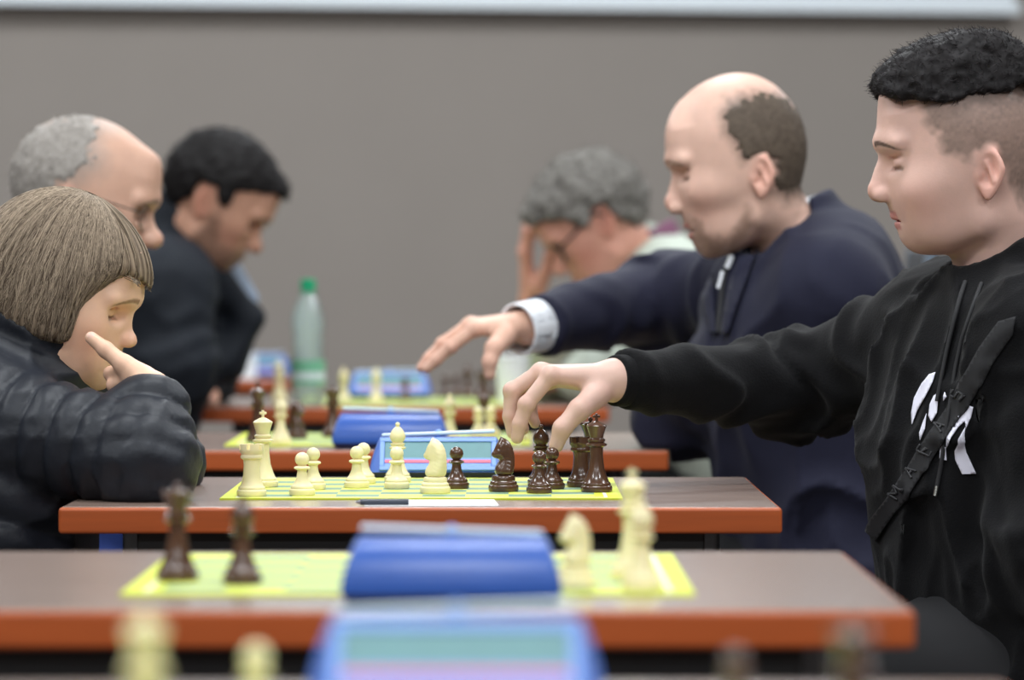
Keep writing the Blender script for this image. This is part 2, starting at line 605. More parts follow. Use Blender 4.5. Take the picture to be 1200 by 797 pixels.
# ------------------------------------------------------------------ chess boards (thin printed vinyl)
BW = 0.462
def board_mat():
    m = bpy.data.materials.new('printed_vinyl'); m.use_nodes = True
    nt = m.node_tree; b = nt.nodes['Principled BSDF']
    tc = nt.nodes.new('ShaderNodeTexCoord')
    ch = nt.nodes.new('ShaderNodeTexChecker')
    ch.inputs['Scale'].default_value = 1 / 0.05
    ch.inputs['Color1'].default_value = lin(206, 216, 96)
    ch.inputs['Color2'].default_value = lin(118, 148, 124)
    mp = nt.nodes.new('ShaderNodeMapping'); mp.inputs['Location'].default_value = (0, 0, 0.01)
    nt.links.new(tc.outputs['Object'], mp.inputs['Vector']); nt.links.new(mp.outputs['Vector'], ch.inputs['Vector'])
    sep = nt.nodes.new('ShaderNodeSeparateXYZ'); nt.links.new(tc.outputs['Object'], sep.inputs[0])
    def absn(o):
        a = nt.nodes.new('ShaderNodeMath'); a.operation = 'ABSOLUTE'; nt.links.new(o, a.inputs[0]); return a.outputs[0]
    mx = nt.nodes.new('ShaderNodeMath'); mx.operation = 'MAXIMUM'
    nt.links.new(absn(sep.outputs['X']), mx.inputs[0]); nt.links.new(absn(sep.outputs['Y']), mx.inputs[1])
    gt = nt.nodes.new('ShaderNodeMath'); gt.operation = 'GREATER_THAN'; gt.inputs[1].default_value = 0.2
    nt.links.new(mx.outputs[0], gt.inputs[0])
    # thin pale line inside the border
    l1 = nt.nodes.new('ShaderNodeMath'); l1.operation = 'COMPARE'; l1.inputs[1].default_value = 0.212; l1.inputs[2].default_value = 0.002
    nt.links.new(mx.outputs[0], l1.inputs[0])
    mix = nt.nodes.new('ShaderNodeMix'); mix.data_type = 'RGBA'
    nt.links.new(gt.outputs[0], mix.inputs['Factor']); nt.links.new(ch.outputs['Color'], mix.inputs['A'])
    mix.inputs['B'].default_value = lin(202, 212, 62)
    mix2 = nt.nodes.new('ShaderNodeMix'); mix2.data_type = 'RGBA'
    nt.links.new(l1.outputs[0], mix2.inputs['Factor']); nt.links.new(mix.outputs['Result'], mix2.inputs['A'])
    mix2.inputs['B'].default_value = lin(236, 236, 214)
    nt.links.new(mix2.outputs['Result'], b.inputs['Base Color'])
    b.inputs['Roughness'].default_value = 0.55
    b.inputs['Specular IOR Level'].default_value = 0.3
    return m
M_board = board_mat()
BD_mesh = box_mesh('chessboard', (0, 0, 0.001), (BW, BW, 0.002))
BOARDS = {'A': (-0.09, 1.94, 0.0), 'B': (-0.084, 3.225, 0.0), 'C': (-0.104, 4.60, 0.0), 'D': (-0.202, 6.04, 0.0), 'E': (-0.2, 7.93, 0.0)}
for k, (xc, yf, rz) in BOARDS.items():
    o = link('chessboard', BD_mesh, M_board, loc=(xc, yf + BW / 2, TZ), rz=rz)
    tag(o, 'yellow-green vinyl chessboard ' + WB[k], 'chessboard', 'chessboards')
BZ = TZ + 0.002

# ------------------------------------------------------------------ chess clocks
M_cblue = mat('blue_clock_plastic', (50, 90, 172), 0.34, noise=0.03, nscale=30)
M_cface = mat('pale_blue_bezel', (104, 146, 222), 0.35)
M_cdark = mat('navy_clock_base', (22, 26, 66), 0.45)
M_lcd = mat('teal_display', (84, 134, 142), 0.42, noise=0.05, nscale=80)
M_red = mat('red_stripe', (214, 96, 128), 0.4)
M_rock = mat('pale_rocker', (206, 226, 240), 0.3)
def loft(name, levels, bevel=0.004, n_sub=0):
    bm = bmesh.new(); rings = []
    for (z, hw, y0, y1) in levels:
        rings.append([bm.verts.new(p) for p in ((-hw, y0, z), (hw, y0, z), (hw, y1, z), (-hw, y1, z))])
    for a, b in zip(rings, rings[1:]):
        for k in range(4):
            bm.faces.new((a[k], a[(k + 1) % 4], b[(k + 1) % 4], b[k]))
    bm.faces.new(rings[0]); bm.faces.new(rings[-1])
    if bevel:
        es = [e for e in bm.edges if abs(e.verts[0].co.z - e.verts[1].co.z) > 1e-6]
        bmesh.ops.bevel(bm, geom=es, offset=bevel, segments=3, affect='EDGES', profile=0.5)
    return bm_mesh(name, bm, True, 48)
CK = {}
CK['base'] = loft('base', [(0.0, 0.080, 0.004, 0.084), (0.009, 0.0845, 0.0005, 0.0875)])
CK['housing'] = loft('housing', [(0.009, 0.086, 0.0, 0.088), (0.016, 0.0858, 0.0054, 0.0885), (0.026, 0.0836, 0.0131, 0.086),
                                 (0.036, 0.0805, 0.0209, 0.080), (0.044, 0.0775, 0.0270, 0.072), (0.049, 0.0752, 0.0309, 0.063), (0.052, 0.0735, 0.0332, 0.052)])
# the display lies on the slanted front: axis along the slope
SL = Vector((0, 0.0332, 0.043)).normalized(); SN = Vector((0, -SL.z, SL.y))
def on_slope(t, off):
    return Vector((0, 0, 0.009)) + SL * t + SN * off
def slope_box(name, t0, t1, hw, off, th, bev=0.0008):
    bm = bmesh.new()
    rot = Matrix((Vector((1, 0, 0)), SL, SN)).transposed()
    c = on_slope((t0 + t1) / 2, off)
    add_box(bm, c, (2 * hw, t1 - t0, th), 0, 2, rot)
    return bm_mesh(name, bm)
def slope_frame(name, t0, t1, hw, wd, off, th):
    bm = bmesh.new()
    rot = Matrix((Vector((1, 0, 0)), SL, SN)).transposed()
    for (a, b_, x0, x1) in ((t0, t0 + wd, -hw, hw), (t1 - wd, t1, -hw, hw), (t0 + wd, t1 - wd, -hw, -hw + wd), (t0 + wd, t1 - wd, hw - wd, hw)):
        c = on_slope((a + b_) / 2, off); c.x = (x0 + x1) / 2
        add_box(bm, c, (x1 - x0, b_ - a, th), 0.0006, 1, rot)
    return bm_mesh(name, bm, True, 40)
CK['face'] = slope_frame('bezel', 0.002, 0.052, 0.0738, 0.0062, 0.0012, 0.003)
CK['lcd'] = slope_box('display', 0.021, 0.0465, 0.0672, 0.0004, 0.0012)
CK['panel'] = slope_box('lower_panel', 0.008, 0.021, 0.0672, 0.0005, 0.0016)
CK['stripe'] = slope_box('red_stripe', 0.0135, 0.0180, 0.0668, 0.0015, 0.0012)
bm = bmesh.new()
rot = Matrix.Rotation(math.radians(-2.0), 3, 'Y')
add_box(bm, (0, 0.044, 0.0565), (0.144, 0.013, 0.0045), 0.0018, 2, rot)
CK['rocker'] = bm_mesh('rocker', bm, True, 40)
bm = bmesh.new()
add_lathe(bm, [(0, 0)] + [(0.0055, 0)] + arc(0.004, 0.0055, 0, 90, 5), 16)
for v in bm.verts:
    v.co += Vector((0, 0.044, 0.052))
CK['knob'] = bm_mesh('pivot_knob', bm, True, 50)
def clock(x, y, rz, label, z=TZ):
    root = empty('chess_clock', (x, y, z), rz)
    tag(root, label, 'chess clock', 'chess clocks')
    link('base', CK['base'], M_cdark, root)
    link('housing', CK['housing'], M_cblue, root)
    link('bezel', CK['face'], M_cface, root)
    link('lower_panel', CK['panel'], M_cface, root)
    link('display', CK['lcd'], M_lcd, root)
    link('red_stripe', CK['stripe'], M_red, root)
    link('rocker', CK['rocker'], M_rock, root)
    link('pivot_knob', CK['knob'], M_cface, root)
    return root
def cx(px, d): return (px - 600) / FPX * d
clock(cx(534, 2.36), 2.345, 0, 'very blurred blue chess clock on the table at the near end of the row', BZ)
clock(cx(529, 3.14), 3.205, math.pi, 'blue chess clock seen from behind, in front of the child\'s table')
clock(cx(513, 5.062), 5.060, 0, 'sharp blue chess clock with teal display behind the cream knight')
clock(cx(457, 5.94), 6.022, math.pi, 'blue chess clock seen from behind, on the table of the bald man')
clock(cx(456, 8.31), 8.303, 0, 'blurred blue chess clock facing forward on the water bottle\'s table', BZ)

# ------------------------------------------------------------------ chess pieces
M_white = mat('cream_plastic', (238, 226, 180), 0.38, spec=0.5, noise=0.04, nscale=60, sss=0.08)
M_black = mat('dark_brown_lacquer', (80, 52, 37), 0.24, spec=0.6, noise=0.25, nscale=70, coat=0.5, coat_rough=0.12)
mm = lambda L: [(r / 1000, z / 1000) for r, z in L]
BASE = lambda R: [(0, 0), (R - 1, 0), (R, 1.2), (R, 5.5), (R - .6, 6.8), (R - 1.8, 7.4), (R - 1.6, 9), (R - 2.2, 10.6), (R - 3.6, 11.6)]
PROF = {}
PROF['pawn'] = BASE(14.5) + [(8.4, 15), (6.2, 20), (5.2, 26), (5.4, 28), (8.6, 29.2), (9.0, 30.4), (8.2, 31.6), (5.4, 32.6)] + \
    [(7.9 * math.cos(a), 39.8 + 7.9 * math.sin(a)) for a in np.linspace(-1.05, math.pi / 2, 9)]
PROF['rook'] = BASE(16.5) + [(11, 16), (9.4, 24), (8.8, 34), (9.4, 40), (12.2, 42), (12.4, 44), (11.4, 45.4), (11.6, 47), (13.4, 49), (13.4, 51.5), (9.2, 51.5), (9.0, 49.8), (0, 49.5)]
PROF['bishop'] = BASE(15.8) + [(10, 16), (7.4, 24), (6.0, 33), (6.0, 38), (9.6, 39.6), (9.8, 41), (7.2, 42.4), (8.6, 44), (8.6, 45.4), (6.2, 46.4), (6.6, 47.4),
                              (8.8, 50), (9.4, 53.5), (8.6, 57.5), (6.2, 61.5), (3.4, 64.4), (1.8, 65.4), (0, 65.6)]
PROF['queen'] = BASE(17.2) + [(11.5, 17), (8.6, 26), (7.0, 38), (7.0, 46), (11.0, 48), (11.2, 49.8), (8.0, 51.4), (9.4, 53), (9.4, 54.6), (7.2, 56), (8.0, 60),
                             (10.4, 66), (12.2, 69.6), (10.6, 70.2), (8.6, 69.4), (6.4, 72), (0, 73.4)]
PROF['king'] = BASE(17.8) + [(12, 17), (9, 26), (7.4, 40), (7.4, 50), (11.6, 52), (11.8, 54), (8.4, 55.6), (9.8, 57.2), (9.8, 59), (7.6, 60.6), (8.4, 65),
                            (10.8, 72.5), (11.4, 74.2), (10.2, 75.4), (6, 78), (3.4, 79.4), (0, 79.6)]
PROF['knight_base'] = BASE(16.0) + [(12.6, 13), (12.2, 15.5), (11.2, 17), (0, 17.2)]
PM = {k: lathe_mesh('chess_' + k, mm(v), 28, 42) for k, v in PROF.items()}
PM['finial'] = lathe_mesh('finial', mm([(0, -2.6), (1.4, -2.4)] + [(2.8 * math.cos(a), 2.8 * math.sin(a)) for a in np.linspace(-.9, math.pi / 2, 7)]), 14, 50)
bm = bmesh.new()
for (c, s) in (((0, 0, 4.6), (3.0, 3.0, 10)), ((0, 0, 6.2), (8.6, 3.0, 3.0))):
    add_box(bm, tuple(q / 1000 for q in c), tuple(q / 1000 for q in s), 0.0007, 2)
PM['cross'] = bm_mesh('cross', bm, True, 45)
bm = bmesh.new()
for k in range(6):
    a0 = 2 * math.pi * k / 6 + 0.14; a1 = 2 * math.pi * (k + 1) / 6 - 0.14
    ring = []
    for z in (51.3, 57.5):
        for r in (9.3, 13.5):
            ring.append([bm.verts.new((r / 1000 * math.cos(a0 + (a1 - a0) * j / 4), r / 1000 * math.sin(a0 + (a1 - a0) * j / 4), z / 1000)) for j in range(5)])
    b0, b1, t0, t1 = ring
    for j in range(4):
        bm.faces.new((b0[j], b0[j + 1], t0[j + 1], t0[j])); bm.faces.new((b1[j], b1[j + 1], t1[j + 1], t1[j]))
        bm.faces.new((t0[j], t0[j + 1], t1[j + 1], t1[j])); bm.faces.new((b0[j], b0[j + 1], b1[j + 1], b1[j]))
    for j in (0, 4):
        bm.faces.new((b0[j], b1[j], t1[j], t0[j]))
PM['battlement'] = bm_mesh('battlement', bm, True, 40)
bm = bmesh.new()
for k in range(9):
    a = 2 * math.pi * k / 9
    bmesh.ops.create_icosphere(bm, subdivisions=1, radius=0.0021, matrix=Matrix.Translation((0.0112 * math.cos(a), 0.0112 * math.sin(a), 0.0702)))
PM['coronet'] = bm_mesh('coronet', bm, True)
# knight: horse head facing -x
KP = [(-6, 16), (-10, 20), (-9.5, 26), (-5.5, 31), (-5, 34), (-10, 34.5), (-13.5, 37.5), (-13.2, 41), (-10.5, 44), (-8.5, 49.5), (-5.0, 54.5),
      (-3.6, 59.5), (-0.4, 57.2), (3.5, 56), (8, 51.5), (11, 44.5), (12.3, 36), (12, 27), (10.5, 20), (8, 16)]
KP = [(a / 1000, b / 1000) for a, b in chaikin(KP, 1)]
def knight_f(Q):
    z = Q[:, 2]
    d2 = poly2(Q[:, 0], z, KP)
    hw = np.interp(z, [0.014, 0.022, 0.034, 0.042, 0.05, 0.06], [0.0105, 0.0095, 0.0075, 0.0075, 0.0068, 0.004]).astype(F32)
    hw = hw - np.clip(-Q[:, 0] - 0.004, 0, 0.012) * 0.25
    d = smax(d2 + 0.0012, np.abs(Q[:, 1]) - hw, 0.006) - 0.0006
    d = smax(d, -ell(Q, (-0.0065, 0.0085, 0.0455), (0.0016, 0.0022, 0.0014)), 0.001)   # eyes
    d = smax(d, -ell(Q, (-0.0065, -0.0085, 0.0455), (0.0016, 0.0022, 0.0014)), 0.001)
    mane = np.abs(np.sin((z * 1000 + Q[:, 0] * 500) * 0.75)) * 0.0002 * (Q[:, 0] > 0.003)
    d = d + mane
    return smax(d, 0.0155 - z, 0.001)
kv, kf, kn = isosurface(knight_f, axis(-0.016, 0.015, 0.0011), axis(-0.013, 0.013, 0.0011), axis(0.013, 0.062, 0.0011))
PM['horse_head'] = np_mesh('horse_head', kv, kf)

def on_board(p):
    return any(abs(p[0] - xc) < BW / 2 and yf < p[1] < yf + BW for (xc, yf, _) in BOARDS.values())

def piece(kind, color, pos, label, rz=0.0, group=None, scale=1.0):
    m = M_white if color == 'white' else M_black
    base = PM['knight_base'] if kind == 'knight' else PM[kind]
    o = link('chess_' + kind, base, None, loc=(pos[0], pos[1], BZ if on_board(pos) else TZ), rz=rz)
    if not base.materials:
        base.materials.append(None)
    def setm(ob):
        if len(ob.data.materials) == 0:
            ob.data.materials.append(None)
        ob.material_slots[0].link = 'OBJECT'
        ob.material_slots[0].material = m
    setm(o)
    o.scale = (scale,) * 3
    def sub(nm, key, z=0.0):
        c = link(nm, PM[key], None, o, (0, 0, z)); setm(c)
    if kind == 'king': sub('cross', 'cross', 0.0785)
    if kind == 'queen': sub('coronet', 'coronet'); sub('finial', 'finial', 0.0755)
    if kind == 'bishop': sub('finial', 'finial', 0.0678)
    if kind == 'rook': sub('battlement', 'battlement')
    if kind == 'knight': sub('horse_head', 'horse_head')
    tag(o, label, 'chess piece', group or color + ' chess pieces')
    return o
HB = 'on the board between child and hoodie man'
CP = [('rook', 'white', 295, 582, 'cream rook closest to the child ' + HB, 0.3),
      ('king', 'white', 308, 569, 'cream king close behind the cream rook ' + HB, 0.5),
      ('pawn', 'white', 354, 579, 'cream pawn half hiding another pawn, next to the cream rook and king', 0),
      ('pawn', 'white', 367, 572, 'cream pawn half hidden by a pawn, next to the cream rook and king', 0),
      ('pawn', 'white', 418, 570, 'cream pawn half hiding another pawn beside the end of the blue clock', 0),
      ('pawn', 'white', 426, 565, 'cream pawn half hidden by a pawn beside the end of the blue clock', 0),
      ('pawn', 'white', 465, 571, 'cream pawn standing in front of the cream bishop before the clock display', 0),
      ('bishop', 'white', 466, 563.5, 'cream bishop behind a cream pawn before the sharp clock display', 0),
      ('knight', 'white', 510, 576.5, 'cream knight before the clock display ' + HB, -0.5),
      ('pawn', 'black', 535, 571, 'dark brown pawn alone beside the cream knight', 0),
      ('knight', 'black', 590, 574.5, 'dark brown knight below the fingers of the hoodie man', 0.15),
      ('pawn', 'black', 632, 576.5, 'dark brown pawn right in front of the dark bishop below the reaching thumb', 0),
      ('bishop', 'black', 634, 567, 'dark brown bishop behind two dark pawns below the reaching hand', 0),
      ('pawn', 'black', 647, 571.5, 'dark brown pawn beside the dark bishop, on the side of the dark rook', 0),
      ('rook', 'black', 681, 569, 'dark brown rook beside the dark king ' + HB, 0.2),
      ('king', 'black', 699, 575, 'dark brown king with a cross ' + HB, 0.4),
      ('queen', 'black', 692, 566, 'dark queen half hidden behind the dark king ' + HB, 0)]
for (kind, col_, px, py, lab, rz) in CP:
    piece(kind, col_, on_table(px, py + (1.5 if py > 580 else 3.5)), lab, rz, scale=1.12 if kind == 'knight' else 1.05)
BB = 'on the board in front of the child\'s table'
for (kind, col_, px, py, lab, rz) in [
      ('queen', 'black', 208, 679, 'blurred dark queen, taller dark piece ' + BB, 0),
      ('bishop', 'black', 284, 683, 'blurred dark bishop beside the dark queen ' + BB, 0),
      ('knight', 'white', 674, 688, 'blurred cream knight beside the blue clock ' + BB, 0.4),
      ('king', 'white', 741, 676, 'blurred cream king behind a cream bishop ' + BB, 0),
      ('bishop', 'white', 752, 690, 'blurred cream bishop before the cream king ' + BB, 0)]:
    piece(kind, col_, on_table(px, py + 4), lab, rz, scale=1.05)
HD = 'on the bald man\'s board'
for (kind, col_, px, py, lab, rz) in [
      ('bishop', 'white', 329, 520, 'cream bishop between dark king and dark knight ' + HD, 0),
      ('king', 'black', 302, 517, 'dark brown king beside the cream bishop ' + HD, 0),
      ('knight', 'black', 348, 513, 'dark brown knight between cream bishop and blue clock ' + HD, 2.6),
      ('queen', 'black', 390, 511, 'dark brown queen behind the blue clock, beyond the dark knight ' + HD, 0),
      ('bishop', 'white', 527, 517, 'cream bishop behind the end of the blue clock ' + HD, 0),
      ('pawn', 'white', 561, 513, 'cream pawn of a pair, the one closer to the clock ' + HD, 0),
      ('pawn', 'white', 575, 512, 'cream pawn of a pair, the one farther from the clock ' + HD, 0),
      ('bishop', 'black', 567, 509, 'dark brown bishop behind the two cream pawns ' + HD, 0),
      ('pawn', 'white', 609, 516, 'cream pawn alone behind the hoodie man\'s hand ' + HD, 0)]:
    piece(kind, col_, on_table(px, py + 2), lab, rz, scale=1.04)
HE = 'on the water bottle\'s table'
for (kind, col_, px, py, lab, rz) in [
      ('king', 'white', 327, 471, 'blurred cream king right beside the water bottle', 0),
      ('bishop', 'white', 403, 473, 'blurred cream bishop by the clock end nearer the bottle ' + HE, 0),
      ('bishop', 'white', 441, 473, 'blurred cream bishop before the clock display ' + HE, 0),
      ('pawn', 'black', 475, 470, 'blurred dark pawn in front of the clock ' + HE, 0),
      ('pawn', 'black', 522, 467, 'blurred dark pawn right after the clock ' + HE, 0),
      ('bishop', 'black', 548, 467, 'blurred dark bishop beside a dark pawn ' + HE, 0),
      ('rook', 'black', 566, 469, 'blurred dark rook between dark bishop and dark king ' + HE, 0),
      ('pawn', 'black', 535, 464.5, 'blurred dark pawn half hidden behind the dark bishop ' + HE, 0),
      ('king', 'black', 584, 468, 'blurred dark king below the bald man\'s thumb ' + HE, 0)]:
    piece(kind, col_, on_table(px, py), lab, rz)
for (kind, col_, px, s, lab) in [
      ('king', 'white', 170, 2290, 'very blurred cream king on the table at the near end of the row'),
      ('pawn', 'white', 300, 2075, 'very blurred cream pawn on the table at the near end of the row'),
      ('queen', 'black', 1000, 2230, 'very blurred dark queen on the table at the near end of the row'),
      ('pawn', 'black', 862, 2100, 'very blurred dark pawn on the table at the near end of the row')]:
    piece(kind, col_, ((px - 600) / s, FPX / s), lab)

# ------------------------------------------------------------------ paper, pen, bottle, cup, far card
M_paper = mat('white_paper', (236, 240, 244), 0.7)
a = on_table(420, 592.5); b_ = on_table(582, 587.2)
o = link('score_sheet', box_mesh('score_sheet', (0, 0, 0.0004), (0.150, 0.115, 0.0008)), M_paper, loc=(cx(504, 4.53), 4.534, TZ), rz=0.05)
tag(o, 'white score sheet on the table edge in front of the cream knight', 'paper')
root = empty('pen', (cx(437, 4.482), 4.484, TZ + 0.0003), 0.06)
tag(root, 'dark thin pen beside the white score sheet', 'pen')
bm = bmesh.new(); add_tube(bm, [(-0.014, 0, 0.004), (0.04, 0, 0.004)], 0.0035, 10)
link('barrel', bm_mesh('barrel', bm, True, 40), mat('pen_grey', (60, 66, 78), 0.35), root)
bm = bmesh.new(); add_tube(bm, [(-0.020, 0, 0.004), (-0.014, 0, 0.004)], [0.0006, 0.003], 10)
link('pen_tip', bm_mesh('pen_tip', bm, True, 40), mat('pen_metal', (150, 150, 155), 0.3, metal=1), root)

bp_ = (cx(361, 7.9), 7.90)
root = empty('water_bottle', (bp_[0], bp_[1], TZ))
tag(root, 'clear plastic water bottle with green cap and green label', 'bottle')
prof = [(0, 0.004), (0.012, 0.001), (0.027, 0.0), (0.0315, 0.006), (0.0325, 0.02), (0.031, 0.03), (0.0328, 0.04), (0.0328, 0.092), (0.031, 0.10), (0.0285, 0.112), (0.031, 0.124),
        (0.0285, 0.136), (0.031, 0.148), (0.0325, 0.160), (0.032, 0.175), (0.027, 0.195), (0.019, 0.212), (0.0135, 0.222), (0.0125, 0.234), (0.0125, 0.24)]
M_pet = bpy.data.materials.new('clear_plastic'); M_pet.use_nodes = True
nt = M_pet.node_tree; nt.nodes.remove(nt.nodes['Principled BSDF'])
tr = nt.nodes.new('ShaderNodeBsdfTransparent'); tr.inputs[0].default_value = (0.93, 0.97, 0.97, 1)
gl = nt.nodes.new('ShaderNodeBsdfGlossy'); gl.inputs['Roughness'].default_value = 0.12
df = nt.nodes.new('ShaderNodeBsdfTranslucent'); df.inputs[0].default_value = lin(225, 238, 240)
m1 = nt.nodes.new('ShaderNodeMixShader'); m1.inputs[0].default_value = 0.5
m2 = nt.nodes.new('ShaderNodeMixShader')
lw_ = nt.nodes.new('ShaderNodeLayerWeight'); lw_.inputs['Blend'].default_value = 0.35
nt.links.new(tr.outputs[0], m1.inputs[1]); nt.links.new(df.outputs[0], m1.inputs[2])
nt.links.new(lw_.outputs['Facing'], m2.inputs[0]); nt.links.new(m1.outputs[0], m2.inputs[1]); nt.links.new(gl.outputs[0], m2.inputs[2])
nt.links.new(m2.outputs[0], nt.nodes['Material Output'].inputs['Surface'])
me = lathe_mesh('bottle_wall', prof, 32, 60)
link('bottle_wall', me, M_pet, root)
link('label', lathe_mesh('label', [(0.0334, 0.042), (0.0336, 0.044), (0.0336, 0.088), (0.0334, 0.090)], 32), mat('green_label', (120, 186, 150), 0.4), root)
link('label_band', lathe_mesh('label_band', [(0.0338, 0.052), (0.0339, 0.0525), (0.0339, 0.066), (0.0338, 0.0665)], 32), mat('white_label_band', (214, 228, 226), 0.4), root)
cp = lathe_mesh('cap', [(0.0125, 0.228), (0.0148, 0.228), (0.0148, 0.247), (0.0135, 0.2495), (0, 0.2495)], 24)
c_ = link('cap', cp, mat('green_cap', (20, 168, 116), 0.35), root)
link('cap_ring', lathe_mesh('cap_ring', [(0.0125, 0.2225), (0.0152, 0.2225), (0.0152, 0.226), (0.0125, 0.226)], 24), MATS['green_cap'], root)

root = empty('paper_cup', (0.001, 8.02, BZ))
tag(root, 'white paper cup standing below the bald man\'s outstretched hand', 'cup')
link('cup_wall', lathe_mesh('cup_wall', [(0, 0.002), (0.026, 0.002), (0.028, 0.0), (0.036, 0.092), (0.034, 0.092), (0.0265, 0.01), (0, 0.01)], 28), M_paper, root)
link('rim', lathe_mesh('rim', [(0.0345, 0.090), (0.0372, 0.0905), (0.0375, 0.0925), (0.036, 0.0945), (0.0345, 0.0935), (0.0345, 0.090)], 28), M_paper, root)

root = empty('name_card', (cx(284, 9.94), 9.95, TZ))
tag(root, 'white folded card standing on the far table near the wall', 'card')
bm = bmesh.new()
add_box(bm, (0, 0.0, 0.032), (0.066, 0.002, 0.065), 0, 1, Matrix.Rotation(math.radians(-14), 3, 'X'))
link('front_panel', bm_mesh('front_panel', bm), M_paper, root)
bm = bmesh.new()
add_box(bm, (0, 0.017, 0.032), (0.066, 0.002, 0.065), 0, 1, Matrix.Rotation(math.radians(14), 3, 'X'))
link('back_panel', bm_mesh('back_panel', bm), M_paper, root)
clock(cx(297, 10.1), 10.13, 0, 'small blurred blue clock behind the white card on the far table')

# ------------------------------------------------------------------ people
M_skin = mat('skin', (220, 180, 160), 0.48, spec=0.4, attr=True, noise=0.05, nscale=45, bump=0.05, bscale=350, sss=0.06)
M_hair = mat('hair', (60, 50, 40), 0.62, spec=0.2, attr=True)
M_hoodie = mat('black_sweatshirt', (17, 17, 19), 0.9, spec=0.15, noise=0.12, nscale=300, bump=0.25, bscale=420, sheen=0.06)
M_puffer = mat('navy_nylon', (26, 30, 39), 0.52, spec=0.45, noise=0.06, nscale=60, bump=0.22, bscale=70)
M_suit = mat('navy_suit_wool', (32, 33, 52), 0.75, spec=0.25, noise=0.08, nscale=200, bump=0.12, bscale=300, sheen=0.05)
M_dark = mat('dark_jacket', (24, 29, 37), 0.7, spec=0.3, noise=0.1, nscale=80, bump=0.2, bscale=60)
M_grey = mat('grey_green_shirt', (178, 186, 174), 0.8, noise=0.05, nscale=40, bump=0.1, bscale=100)
M_jeans = mat('blue_denim', (40, 62, 128), 0.8, noise=0.1, nscale=200)
M_trou = mat('black_trousers', (22, 22, 25), 0.85)
M_shoe = mat('black_shoe', (20, 19, 19), 0.45)
M_shirt = mat('white_shirt', (238, 242, 248), 0.7)
M_glassf = mat('dark_glasses_frame', (40, 36, 40), 0.3)
M_lens = mat('lens_glass', (240, 245, 245), 0.03, trans=1.0, ior=1.02)

# neutral midline profile (x forward, z up, metres from the ear)
CANON = dict(hairline=(.100, .100), fore=(.106, .070), brow=(.107, .041), nasion=(.100, .027), ridge=(.111, .008), tip=(.124, -.010), tipb=(.119, -.0195),
             base=(.104, -.023), phil=(.1045, -.032), ulip=(.107, -.041), mouth=(.1, -.0475), llip=(.1035, -.054), dent=(.095, -.062), chin=(.098, -.076),
             gnath=(.086, -.090), throat=(.036, -.082))
CHILD = dict(CANON, brow=(.103, .040), fore=(.105, .068), nasion=(.097, .027), ridge=(.103, .010), tip=(.113, -.009), tipb=(.110, -.0165), base=(.099, -.020), phil=(.0995, -.029),
             ulip=(.103, -.037), mouth=(.0975, -.0425), llip=(.101, -.049), dent=(.094, -.056), chin=(.094, -.069), gnath=(.084, -.080), throat=(.036, -.074))
ORDER = ['hairline', 'fore', 'brow', 'nasion', 'ridge', 'tip', 'tipb', 'base', 'phil', 'ulip', 'mouth', 'llip', 'dent', 'chin', 'gnath', 'throat']

